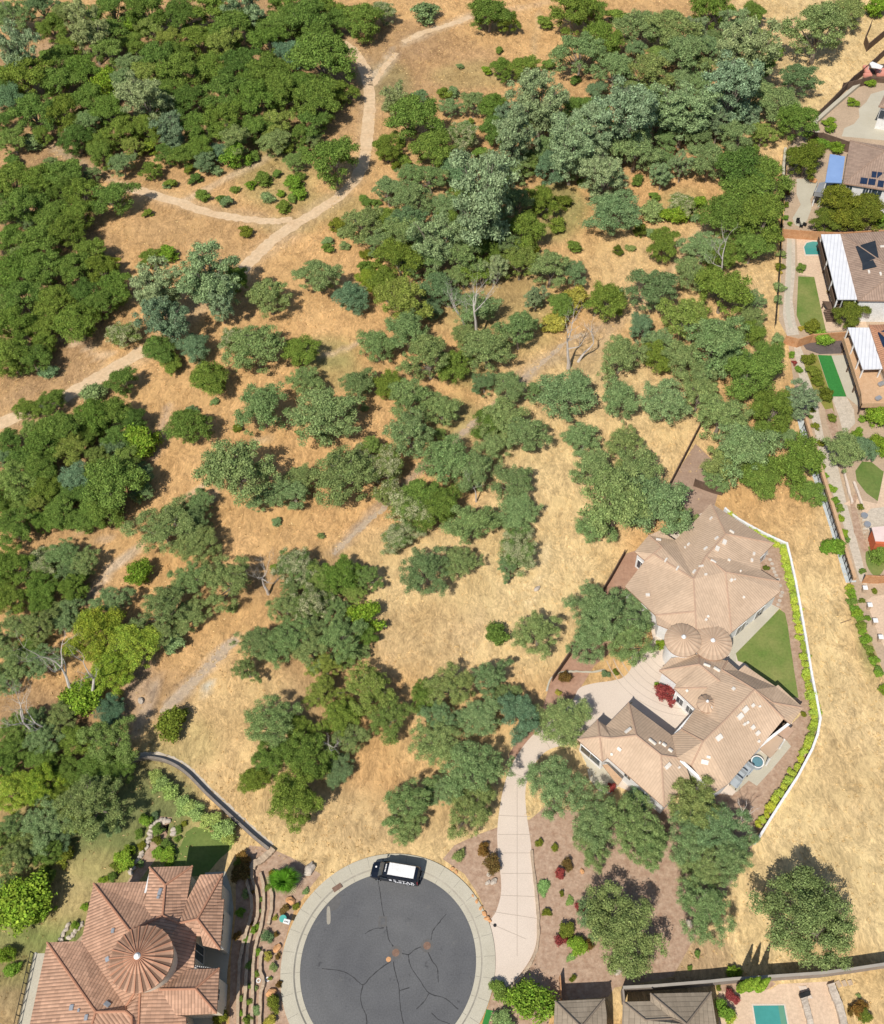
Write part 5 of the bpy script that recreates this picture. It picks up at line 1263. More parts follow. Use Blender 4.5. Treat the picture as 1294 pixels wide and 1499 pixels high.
# ---------------- bottom right patio, pool, wall ----------------
wall('block_wall', [(912,1446),(960,1443.5),(1040,1437),(1073,1433.5),(1140,1429),(1205,1424.5),(1250,1418.5),(1310,1409.5)], .2, 2.4, M['blockwall'], 'long dark block wall crossing the bottom right below the lone field oak', 'wall', cap=simple('grey_coping', (.36,.32,.27), (.30,.27,.23), 1))
wall('block_wall', [(912,1447.5),(914,1467)], .2, 2.0, M['blockwall'], 'short block side wall beside the lower left house corner', 'wall')
wall('wood_fence', [(820,1428),(822,1462)], .12, 1.6, M['cedar'], 'short cedar fence stub in the shade above the house nearest the driveway', 'fence')
S(poly('patio', [(1052,1449),(1072,1452),(1128,1449),(1140,1441),(1215,1437),(1222,1455),(1230,1480),(1246,1540),(1052,1560)], .006, M['sand']))
S(poly('planting_bed', [(1046,1441),(1130,1437),(1136,1441),(1124,1449),(1075,1451),(1050,1452)], .010, M['mulch']))
POOL = simple('pool_water', (.055, .25, .22), (.065, .29, .26), .8, rough=.08, spec=.5)
pl = empty('swimming_pool', (0, 0, 0), 'rectangular teal swimming pool in the sand-coloured patio, cut by the bottom edge', 'pool')
poly('coping', [(1100,1470),(1149.5,1470),(1168,1570),(1114,1570)], .03, M['drive'], pl, thick=.02); poly('water', [(1102.5,1472.5),(1147.5,1472.2),(1165,1568),(1117,1568)], .036, POOL, pl)
poly('bench_step', [(1139,1472.6),(1146.8,1472.4),(1163,1566),(1154,1566)], .042, simple('pool_bench', (.11, .26, .17), (.13, .29, .19), .8, rough=.1, spec=.5), pl)
for n_, (x, y) in enumerate(((1086,1441),(1098,1439),(1112,1440))):
    h_ = 7.0; p0 = G(x - 5, y + 10); e = empty('cypress', (p0.x, p0.y, 0), ['slim upright cypress, leftmost of the three in front of the block wall', 'slim upright cypress, middle of the three in front of the block wall', 'slim upright cypress, rightmost of the three in front of the block wall'][n_], 'tree', 'three slim cypresses by the pool patio')
    r_ = np.random.RandomState(n_ + 5); N_ = 2600
    u = r_.rand(N_); a = r_.rand(N_) * 6.283; rad = .52 * np.sin(np.clip(u, 0, 1) ** .62 * math.pi) ** .7 * (1 - .35 * u) * (.75 + .3 * r_.rand(N_))
    c = np.stack([rad * np.cos(a), rad * np.sin(a), .3 + u * h_], 1)
    nm = np.stack([np.cos(a), np.sin(a), .3 * np.ones(N_)], 1) + r_.normal(size=(N_, 3)) * .35; nm /= np.linalg.norm(nm, axis=1)[:, None]
    t = np.stack([r_.normal(size=N_) * .3, r_.normal(size=N_) * .3, np.ones(N_)], 1); t -= nm * (t * nm).sum(1)[:, None]; t /= np.linalg.norm(t, axis=1)[:, None]; b_ = np.cross(nm, t); s_ = .3
    VV = np.stack([c - t * s_ * .5, c + b_ * s_ * .3, c + t * s_ * .7, c - b_ * s_ * .3], 1).reshape(-1, 3)
    pyd('crown', VV.tolist(), np.arange(len(VV)).reshape(-1, 4).tolist(), LM['G'], e); cyl('trunk', (0, 0, 0), .12, 2, BARK, e, 8)
for x, y, w_, s_ in ((1071,1424,18,'H'),(1068,1456,16,'R'),(1074,1463,14,'R'),(1060,1480,26,'H'),(1068,1488,22,'y'),(1052,1447,9,'u'),(1258,1478,24,'K'),(1266,1488,18,'u'),(1245,1480,12,'K'),(1257,1458,7,'b')): place(x, y, w_, s_)
for a, b in (((1165,1442),(1180,1470)),((1172,1441),(1188,1468)),((1180,1440),(1196,1466))): pass
stone_edge('garden_wall', [(1176,1458),(1180,1472),(1184,1486),(1192,1520)], 'pale rubble edging beside the steps on the sand-coloured patio', None, h=.4, th=.7, m=M['rock'])
stone_edge('garden_wall', [(1217,1440),(1222,1455),(1230,1475),(1238,1510)], 'pale rubble wall at the right edge of the sand-coloured patio', None, h=.6, th=.8, m=M['rock'])
for k in range(4): ribbon('patio_step', [(1216 + k * 9, 1437 - k * .6), (1222 + k * 8, 1446 + 1 - k * 1.4)], .5, .1 + .02 * k, M['stone']).parent = bpy.data.objects['patio']
for k in range(3):
    q = poly('patio_step', [(1168 + k * 4, 1444), (1172 + k * 4, 1444), (1182 + k * 4, 1462), (1178 + k * 4, 1462)], .02 + .05 * k, M['drive'], bpy.data.objects['patio'])
p = G(1177, 1457); tag(box('fire_bowl', (p.x, p.y, .3), (1.2, .5, .6), M['iron'], rz=.3, bev=.05), 'small dark bench box where the patio steps meet the rubble edging', 'bench')
# ---------------- right-hand yards ----------------
yard = [(1154,215),(1192,175),(1262,112),(1300,90),(1420,60),(1420,760),(1420,1000),(1300,1000),(1262,905),(1246,850),(1215,760),(1190,690),(1170,615),(1152,492),(1140,470),(1146,338)]
S(poly('yard_ground', yard, .004, simple('yard_soil', (.46, .34, .23), (.38, .28, .19), .25, fine=3, bs=.4)))
S(poly('patio', [(1232,200),(1236,188),(1250,182),(1258,172),(1257,160),(1268,150),(1275,138),(1296,132),(1330,132),(1330,212),(1294,206)], .01, M['concrete']))
S(poly('patio', [(1166,262),(1180,262),(1196,264),(1196,278),(1186,292),(1188,305),(1182,322),(1174,333),(1164,330),(1160,320),(1172,300),(1166,285)], .01, M['concrete']))
S(poly('patio', [(1166,350),(1232,346),(1270,480),(1209,486),(1192,406),(1168,402)], .01, M['sand']))
S(poly('lawn', [(1168.5,405),(1192,406),(1201,448),(1209,484),(1196,487),(1172,477),(1166,462)], .014, M['greenlawn'], smooth=False))
S(poly('garden_path', [(1152,348),(1164,348),(1164,400),(1160,440),(1164,470),(1170,490),(1152,492),(1146,460),(1150,400)], .01, M['gravel']))
S(ribbon('garden_path', [(1156,350),(1155,400),(1153,450),(1158,480)], .7, .016, M['concrete']))
S(poly('artificial_turf', [(1197,520),(1217,521),(1239,581),(1217,581)], .012, M['turf']))
S(poly('patio', [(1217,521),(1240,520),(1268,582),(1262,600),(1240,582)], .01, M['concrete']))
S(poly('patio', [(1217,581),(1239,581),(1250,600),(1252,620),(1235,637),(1228,610)], .01, M['gravel']))
S(poly('garden_path', [(1162,505),(1172,508),(1192,560),(1198,600),(1206,640),(1222,665),(1240,740),(1262,820),(1270,860),(1258,850),(1232,760),(1204,680),(1192,630),(1180,580),(1166,540)], .01, M['gravel']))
S(poly('lawn', [(1262,676),(1276,677),(1292,690),(1330,700),(1330,740),(1286,735),(1268,722),(1254,704),(1252,690)], .012, M['lawn'], smooth=False))
S(poly('patio', [(1294,690),(1330,700),(1330,775),(1270,776),(1262,748),(1234,738),(1250,730),(1284,738),(1288,720)], .014, M['sand']))
S(poly('flagstone_patio', [(1262,760),(1275,745),(1300,742),(1300,770),(1276,775),(1264,782)], .018, M['gravel']))
S(poly('lawn', [(1268,805),(1276,799),(1288,800),(1300,815),(1290,840),(1278,842),(1268,825)], .016, M['greenlawn'], smooth=True))
S(poly('patio', [(1268,880),(1276,874),(1300,870),(1320,1000),(1300,960),(1284,925)], .012, M['sand']))
S(poly('planting_bed', [(1172,520),(1196,520),(1217,582),(1222,606),(1208,600),(1190,570)], .014, simple('olive_cover', (.20, .22, .04), (.26, .2, .06), .6, fine=4, bs=.6)))
S(poly('planting_bed', [(1208,600),(1218,598),(1224,610),(1228,640),(1222,648),(1210,620)], .018, M['mulch']))
S(poly('planting_bed', [(1258,712),(1244,735),(1250,780),(1264,810),(1272,806),(1262,780),(1252,740)], .018, M['mulch']))
S(poly('planting_bed', [(1174,503),(1192,500),(1240,490),(1244,510),(1232,518),(1200,519),(1180,512)], .016, simple('dark_mulch', (.09, .075, .07), (.14, .11, .1), .6, fine=4, bs=.5)))
# pool with curved coping
pl = empty('garden_pool', (0, 0, 0), 'small teal freeform pool under the long white patio cover', 'pool')
poly('coping', [(1175.5,362),(1179,355),(1190,352),(1208,353),(1204,375),(1178,375)], .03, M['drive'], pl, thick=.02); poly('water', [(1177,362),(1181,356),(1190,354),(1206,355),(1202.5,373),(1179.5,373)], .036, POOL, pl)
# fences right side
iron_fence([(1154,214),(1150,255),(1147,300),(1145,338),(1142,400),(1137,470)], 1.9, 'black iron fence running down the left side of the upper right yards', smooth=True)
wall('garden_wall', [(1150,216),(1147,245),(1148,262)], .5, .9, M['concrete'], 'short pale concrete wall at the top end of the black iron fence', 'wall')
wall('wood_fence', [(1190,172),(1215,148),(1250,112),(1268,98),(1296,72),(1330,45)], .14, 1.9, M['wood'], 'dark wooden fence along the dry field at the upper right', 'fence', posts=2.6)
wall('wood_fence', [(1235,122),(1250,119),(1276,112)], .14, 1.8, M['wood'], 'short dark wooden fence stub left of the white canopy lounge', 'fence', posts=2.4)
wall('wood_fence', [(1277,30),(1268,52),(1272,64),(1296,44),(1320,25)], .14, 1.9, M['wood'], 'dark V-shaped wooden fence around the small yard in the top right corner', 'fence', posts=2.4)
wall('garden_wall', [(1193,178),(1222,152),(1262,118),(1280,105)], .8, .7, M['concrete'], 'pale concrete retaining wall inside the upper right wooden fence', 'wall')
wall('garden_wall', [(1193,178),(1197,196)], .8, .7, M['concrete'], 'short end of the pale concrete retaining wall by the iron fence corner', 'wall')
wall('wood_fence', [(1186,194),(1205,195),(1243,208),(1296,215),(1340,222)], .16, 2.3, M['wood'], 'tall dark brown wooden fence between the concrete patio and the blue-covered house', 'fence', posts=2.6)
wall('wood_fence', [(1147,336),(1172,338),(1205,340),(1232,341),(1296,337),(1330,334)], .16, 1.9, M['cedar'], 'orange cedar fence between the blue-covered house and the house with the pool', 'fence', posts=2.6)
wall('wood_fence', [(1151,492),(1170,497),(1190,490),(1244,486)], .16, 1.9, M['cedar'], 'orange cedar fence between the lawn yard and the turf yard', 'fence', posts=2.6)
wall('wood_fence', [(1268,843),(1290,844),(1330,840)], .16, 1.9, M['cedar'], 'orange cedar fence at the right edge below the red shed', 'fence', posts=2.6)
CUR = simple('ditch_concrete', (.50, .53, .52), (.42, .45, .45), .8, fine=3)
S(ribbon('concrete_ditch', [(1173,610),(1180,640),(1188,672),(1205,722),(1218,760),(1230,800),(1240,835),(1246,853)], 1.5, .012, CUR))
wall('retaining_wall', [(1180,610),(1192,650),(1204,690),(1218,735),(1230,775),(1240,808),(1252,846)], .45, .8, M['orock'] if 0 else M['tanwood'], 'long tan retaining wall beside the concrete ditch in the right-hand yards', 'wall', smooth=True)
iron_fence([(1178,618),(1189,655),(1201,695),(1215,740),(1228,782),(1240,818),(1249,848)], 1.5, 'black iron fence above the concrete ditch on the right', smooth=True)
stone_edge('garden_wall', [(1250,705),(1256,720),(1264,745)], 'low pale wall left of the striped lawn on the right edge', None, h=.5, th=.3, m=M['drive'])
stone_edge('garden_wall', [(1236,690),(1242,715),(1248,735)], 'pale stone edging left of the mulch strip near the striped lawn', None, h=.5, th=.3, m=M['drive'])
for k, (x, y) in enumerate(((1262,752),(1264,758),(1266.5,764),(1268,770),(1270,776),(1271,782),(1272,788),(1273,794))):
    q = poly('timber_step', [(x - 6, y), (x + 1, y - 1), (x + 1.5, y + 1.2), (x - 5.5, y + 2.2)], .12, M['stone'], thick=.1); S(q)
for n_, (x, y) in enumerate(((1266.5,861),(1273.5,886),(1281.5,909),(1289.5,933))):
    p = G(x, y, 1); e = empty('pillar', (p.x, p.y, 0), ['white-capped pillar, topmost of the four at the right edge', 'white-capped pillar, second from the top of the four at the right edge', 'white-capped pillar, third from the top of the four at the right edge', 'white-capped pillar, lowest of the four at the right edge'][n_], 'pillar', 'white-capped pillars at the right edge')
    box('shaft', (0, 0, .5), (.45, .45, 1.0), M['stone'], e); box('cap', (0, 0, 1.06), (.65, .65, .14), M['white'], e, bev=.03)
for n_, (x, y) in enumerate(((1264.5,756.5),(1269,769.5))):
    p = G(x, y); tag(cyl('fire_pit', (p.x, p.y, 0), .5, .4, M['metal'], n=16), ['upper of two round grey stone tubs on the flagstones', 'lower of two round grey stone tubs on the flagstones'][n_], 'tub')
for x, y, w_, s_ in ((1173,393,13,'h'),(1144,373,14,'b'),(1141,392,14,'u'),(1140,420,18,'b'),(1139,440,16,'b'),(1138,497,20,'b'),(1142,350,10,'u'),(1143,400,5,'a'),(1173,481,10,'a'),(1190,478,22,'u'),(1182,482,10,'u'),(1159,519,11,'H'),(1170,542,12,'H'),(1163,532,8,'R'),(1187,600,10,'u'),(1186,610,8,'h'),(1194,624,13,'u'),(1203,650,12,'u'),(1202,670,11,'h'),(1205,684,9,'h'),
   (1184,527,20,'u'),(1190,545,20,'u'),(1197,558,18,'u'),(1209,578,22,'u'),(1218,612,14,'u'),(1262,614,12,'H'),(1257,634,14,'H'),(1208,697,10,'H'),(1218,716,14,'H'),(1222,735,12,'H'),(1229,745,12,'h'),(1231,760,12,'H'),(1236,782,12,'H'),(1240,790,10,'h'),(1246,870,16,'H'),(1250,892,14,'H'),(1256,905,12,'H'),(1262,925,12,'H'),(1268,935,15,'H'),(1243,862,14,'y'),(1248,880,15,'h'),(1256,898,16,'H'),(1260,916,15,'h'),(1266,938,16,'H'),(1272,952,15,'h'),(1279,968,16,'H'),(1286,982,15,'h'),(1262,880,9,'u'),(1270,905,9,'H'),
   (1261,905,10,'h'),(1280,866,8,'u'),(1263,836,10,'h'),(1260,743,9,'u'),(1174,345,9,'a'),(1182,345,8,'a'),(1190,345,10,'u'),(1186,260,8,'a'),(1151,300,9,'u'),(1150,320,8,'H'),(1156,328,8,'H'),(1212,427,5,'a'),(1152,282,10,'K'),(1294,330,16,'h'),(1205,212,20,'H'),(1225,216,22,'H'),(1195,206,14,'H'),(1285,985,14,'H'),(1292,1010,14,'H'),(1276,960,10,'u')):
    place(x, y, w_, s_)
p = G(1190.5, 263.5, .5); tag(box('garden_bench', (p.x, p.y, .4), (1.4, .9, .5), M['orock'], rz=-.5, bev=.1), 'orange bench on the patio left of the blue patio cover', 'bench')
for n_, (x, y) in enumerate(((1168,325),(1173,331),(1178,329))): chair(x, y, n_ * 1.3, 'dark patio chair in the group at the lower end of the round concrete patio', 'dark patio chairs on the round concrete patio', M['iron'])

# ---------------- dead trees ----------------
def dead(px, py, L_, seed, label, ang=None, tilt=None, r=.22, depth=4, flat=False, name='dead_tree', m=None):
    p = G(px, py); rr = random.Random(seed); e = empty(name, (p.x, p.y, 0), label, 'tree')
    V_, F_ = [], []
    d = Vector((0, 0, 1)) if tilt is None else Vector((math.cos(ang) * math.sin(tilt), math.sin(ang) * math.sin(tilt), math.cos(tilt)))
    tube(V_, F_, Vector((0, 0, -.1)), d * L_ * .12, r * 1.3, r, 7)
    limbs(V_, F_, d * L_ * .12, d, L_ * .42, r, rr, depth, .8, .1 if flat else .2)
    pyd('branches', V_, F_, m or DEADW, e)
    return e
dead(832, 540, 11, 3, 'bare white dead tree standing beside the golden tree, above the dry field', r=.30)
dead(846, 530, 8, 9, 'bare white branches leaning right of the dead tree below the golden tree', ang=.6, tilt=.7, r=.2)
dead(120, 1030, 12, 5, 'tall bare white trunk over the bright green tree at the left, leaning left', ang=2.4, tilt=.5, r=.26)
dead(128, 1038, 11, 6, 'tall bare white trunk beside the blue-green tree at the left, leaning right', ang=.8, tilt=.55, r=.28)
dead(60, 1085, 9, 8, 'bare grey dead shrub-like tree in the shade at the left edge', r=.25, depth=5)
dead(78, 1078, 7, 18, 'smaller bare grey tree right of the dead tree in the shade at the left', r=.2, depth=5)
dead(698, 500, 12, 11, 'bare grey branching tree rising from the middle of the central oaks', r=.3, depth=5)
dead(680, 490, 9, 12, 'second bare grey tree just left of the bare grey one among the central oaks', r=.2, depth=5)
dead(393, 870, 8, 14, 'bare grey snag between the oaks and the flowering tree at centre left', r=.2, depth=5)
dead(704, 360, 15, 15, 'bare grey trunk showing through the big pale pine in the upper middle', r=.3, depth=4)
dead(38, 60, 10, 16, 'bare brown tree in the wood at the top left corner', r=.2, depth=5, m=BARK)
dead(697, 735, 6, 17, 'small bare white snag among the oaks right of the ditch', r=.12, depth=4)
dead(500, 1110, 6, 21, 'small bare grey snag in the dark gap of the lower oaks', r=.15, depth=4)
dead(1060, 1225, 6, 22, 'bare pale limb showing through the largest oak below the house', r=.22, depth=3, ang=1.2, tilt=.4)
dead(1050, 420, 10, 23, 'bare grey tree among the dark oaks below the big live oak', r=.22, depth=4)
for (x, y, a, L_) in ((855,655,.3,4),(858,690,.2,3.5)):
    p = G(x, y, .2); cv, cf = [], []; tube(cv, cf, Vector((-L_ / 2, 0, .25)), Vector((L_ / 2, .3, .25)), .28, .2, 8); o = pyd('fallen_log', cv, cf, DEADW); o.location = (p.x, p.y, 0); o.rotation_euler = (0, 0, a + .8)
    tag(o, 'pale fallen log under the oaks at the left edge of the field, ' + ('upper one' if y < 670 else 'lower one'), 'log')
p = G(1238, 911, 0); cv, cf = [], []; tube(cv, cf, Vector((-.8, 0, .05)), Vector((.8, .15, .08)), .05, .03, 5); o = pyd('fallen_branch', cv, cf, M['wood']); o.location = (p.x, p.y, 0); o.rotation_euler = (0, 0, .25); tag(o, 'small dark fallen branch on the dry field at the right', 'branch')

# ---------------- van ----------------
NAVY = simple('navy_paint', (.006, .009, .016), (.008, .011, .02), 1, rough=.25, spec=.5)
RUB = simple('rubber', (.018, .018, .018), None, 2)
RED = simple('red_lamp', (.35, .01, .02), None, 2, rough=.3)
f0, f1 = G(556, 1290.5), G(598, 1297.5)
ax = (f1 - f0).normalized(); vr = math.atan2(-ax.y, -ax.x)       # front points to the left of the photo
mid = (f0 + f1) / 2; nrm = Vector((-ax.y, ax.x, 0)); mid = mid + nrm * .95
van = empty('parked_van', (mid.x, mid.y, .02), 'dark navy high-roof van with white roof panel and side lettering beside the kerb', 'van', rz=vr)
van.scale = (.96, .96, .96)
# sections along x (front +): (x, half width, roof z, shoulder z)
secs = [(2.95, .70, .95, .75), (2.88, .86, 1.12, .85), (2.45, .95, 1.28, .95), (1.95, .99, 1.42, 1.1), (1.25, 1.0, 2.35, 1.25), (.85, 1.0, 2.62, 1.3), (.0, 1.0, 2.72, 1.3), (-2.55, 1.0, 2.70, 1.3), (-2.92, .98, 2.58, 1.3), (-3.0, .93, 2.4, 1.25)]
bm = bmesh.new(); rings = []
for (x, hw, zr, zs) in secs:
    pr = [(-hw * .96, .32), (-hw, .6), (-hw, zs), (-hw * (1 - .12 * (zr > 2)), zs + (zr - zs) * .72), (-hw * .72, zr - .06), (-hw * .35, zr), (hw * .35, zr), (hw * .72, zr - .06), (hw * (1 - .12 * (zr > 2)), zs + (zr - zs) * .72), (hw, zs), (hw, .6), (hw * .96, .32)]
    rings.append([bm.verts.new((x, y, z)) for y, z in pr])
for a, b in zip(rings[:-1], rings[1:]):
    for k in range(12): bm.faces.new((a[k], b[k], b[(k + 1) % 12], a[(k + 1) % 12]))
bm.faces.new(rings[0]); bm.faces.new(rings[-1][::-1])
bmesh.ops.recalc_face_normals(bm, faces=bm.faces[:])
body = finish(bm, 'body', NAVY, van, smooth=False)
md = body.modifiers.new('bev', 'BEVEL'); md.width = .05; md.segments = 3; md.limit_method = 'ANGLE'; md.angle_limit = R(25)
pyd('windshield', [(1.93, -.82, 1.46), (1.93, .82, 1.46), (1.28, .72, 2.33), (1.28, -.72, 2.33)], [(0, 1, 2, 3)], M['glass'], van).location = (.04, 0, .03)
tag(box('roof_panel', (-.95, 0, 2.745), (3.2, 1.42, .05), M['white'], van, bev=.015), 'large white rectangular roof panel')
box('roof_lettering', (.98, 0, 2.66), (.22, .9, .03), M['white'], van, rot=Matrix.Rotation(.55, 3, 'Y')) if 0 else None
for k in range(5): box('front_lettering', (1.0, -.42 + k * .19, 2.62 - 0), (.17, .14, .02), M['white'], van, rot=Matrix.Rotation(.6, 3, 'Y')).location += Vector((0, 0, .03))
cyl('hood_emblem', (2.40, -.3, 1.32), .11, .02, M['white'], van, 16)
for s_ in (-1, 1):
    tag(box('side_window', (1.15, s_ * .99, 1.75), (.85, .03, .5), M['glass'], van, rot=Matrix.Rotation(-s_ * .12, 3, 'X')))
    box('headlight', (2.78, s_ * .72, .98), (.22, .28, .2), M['metal'], van, bev=.04)
    box('tail_light', (-2.99, s_ * .9, 1.5), (.06, .16, .8), RED, van)
    e = empty('side_mirror', (1.72, s_ * 1.15, 1.55)); e.parent = van
    box('mirror_arm', (0, -s_ * .1, -.05), (.06, .25, .06), NAVY, e); box('mirror_shell', (0, .03 * s_, .05), (.14, .22, .34), NAVY, e, bev=.03)
    for x in (1.95, -1.75):
        w_ = empty('wheel', (x, s_ * .88, .36)); w_.parent = van
        for nm_, rr_, wd, mm in (('tyre', .36, .24, RUB), ('rim', .22, .26, M['metal'])):
            bm = bmesh.new(); bmesh.ops.create_cone(bm, cap_ends=True, segments=24, radius1=rr_, radius2=rr_, depth=wd, matrix=Matrix.Rotation(math.pi / 2, 4, 'X')); finish(bm, nm_, mm, w_)
box('bumper', (-3.02, 0, .5), (.14, 1.8, .22), RUB, van, bev=.03); box('bumper', (2.94, 0, .5), (.14, 1.6, .26), RUB, van, bev=.04)
box('rear_window', (-3.01, 0, 1.9), (.02, 1.3, .5), M['glass'], van)
box('number_plate', (-3.10, 0, .6), (.02, .5, .14), M['white'], van)
def text(name, s_, size, loc, rot, m, parent, ext=.004):
    c = bpy.data.curves.new(name, 'FONT'); c.body = s_; c.size = size; c.extrude = ext; c.align_x = 'CENTER'; c.offset = .0
    o = bpy.data.objects.new(name, c); C.objects.link(o)
    me = bpy.data.meshes.new_from_object(o.evaluated_get(bpy.context.evaluated_depsgraph_get())); bpy.data.objects.remove(o)
    t = link(name, me, m, parent); t.location = loc; t.rotation_euler = rot; return t
# the visible side is the driver's side (photo: nearest the bottom)
TW = simple('lettering_white', (.82, .82, .84), None, 1)
for s_ in (1, -1):
    rot = (R(90), 0, R(180) if s_ > 0 else 0)
    text('lettering', '5 STAR', 1.0, (-1.35, s_ * 1.016, 1.12), rot, TW, van).scale = (.86, 1.3, 1)
    box('emblem', (.32 if s_ > 0 else -2.86, s_ * 1.008, 1.45), (.3, .02, .55), TW, van, bev=.004)
    for k in range(10):
        bm = bmesh.new()
        bx(bm, (-2.45 + k * .22 + (.1 if k > 2 else 0) + (.1 if k > 5 else 0), s_ * 1.006, .88), (.16, .02, .22))
        finish(bm, 'small_lettering', TW, van)

# dry grass tufts over the open ground
def inpoly(pl_, x, y):
    c = np.zeros(len(x), bool); n = len(pl_)
    for i in range(n):
        x0, y0 = pl_[i]; x1, y1 = pl_[i - 1]
        k = ((y0 > y) != (y1 > y)); xx = (x1 - x0) * (y - y0) / ((y1 - y0) if y1 != y0 else 1e-9) + x0
        c ^= k & (x < xx)
    return c
rs = np.random.RandomState(12); NT = 52000
X_ = rs.uniform(-135, 125, NT); Y_ = rs.uniform(15, 235, NT)
yc_ = Y_ * CT - H * ST; zc_ = -Y_ * ST - H * CT
U_ = PX + F * X_ / -zc_; W_ = PY - F * yc_ / -zc_
ok = (U_ > -20) & (U_ < 1315) & (W_ > -20) & (W_ < 1520)
for pl_ in (mul, yard, dw, [(900,800),(1041,735),(1160,790),(1210,1050),(1105,1240),(960,1200),(840,1100),(730,1130),(800,985),(880,860)], [(340,1235),(480,1280),(480,1520),(330,1520)], [(60,1380),(130,1290),(340,1265),(345,1520),(0,1520)], [(900,1440),(1240,1425),(1245,1520),(790,1520),(790,1455)]):
    ok &= ~inpoly(pl_, U_, W_)
ok &= np.hypot(X_ - CC.x, Y_ - CC.y) > RA + 2.4
for pts_ in ([(501,62),(535,105),(541,150),(530,245),(455,315),(385,365),(330,415)], [(212,512),(100,578),(-20,628)], [(180,273),(260,296),(360,321),(428,322)]):
    for (x0, y0), (x1, y1) in zip(pts_[:-1], pts_[1:]):
        t_ = np.clip(((U_ - x0) * (x1 - x0) + (W_ - y0) * (y1 - y0)) / ((x1 - x0) ** 2 + (y1 - y0) ** 2), 0, 1)
        ok &= np.hypot(U_ - x0 - t_ * (x1 - x0), W_ - y0 - t_ * (y1 - y0)) > 9
X_ = X_[ok]; Y_ = Y_[ok]; n_ = len(X_)
cl_ = np.sin(X_ * .31 + np.sin(Y_ * .23) * 2) + np.sin(Y_ * .37 + np.sin(X_ * .19) * 2.3) + rs.normal(size=n_) * .8
X_ = X_[cl_ > -.6]; Y_ = Y_[cl_ > -.6]; n_ = len(X_)
VV = []
for k in range(4):
    a = rs.uniform(0, 6.283, n_); h_ = rs.uniform(.04, .13, n_); wd = rs.uniform(.10, .26, n_)
    c = np.stack([X_ + rs.normal(size=n_) * .12, Y_ + rs.normal(size=n_) * .12, np.full(n_, .0)], 1)
    t = np.stack([np.cos(a), np.sin(a), np.zeros(n_)], 1); up = np.stack([rs.normal(size=n_) * .5, rs.normal(size=n_) * .5, np.ones(n_)], 1)
    VV.append(np.stack([c - t * wd[:, None] * .4, c + t * wd[:, None] * .4, c + t * wd[:, None] * .6 + up * h_[:, None], c - t * wd[:, None] * .5 + up * h_[:, None] * .8], 1).reshape(-1, 3))
VV = np.concatenate(VV); me = bpy.data.meshes.new('dry_grass'); f_ = np.arange(len(VV))
me.vertices.add(len(VV)); me.vertices.foreach_set('co', VV.ravel()); me.loops.add(len(VV)); me.loops.foreach_set('vertex_index', f_)
me.polygons.add(len(VV) // 4); me.polygons.foreach_set('loop_start', np.arange(0, len(VV), 4)); me.polygons.foreach_set('loop_total', np.full(len(VV) // 4, 4)); me.update()
tag(link('dry_grass', me, leafmat('straw', (.70, .54, .30), (.62, .45, .22), var=.15)), 'straw-coloured dry grass tufts over the open hillside', 'grass', kind='stuff')
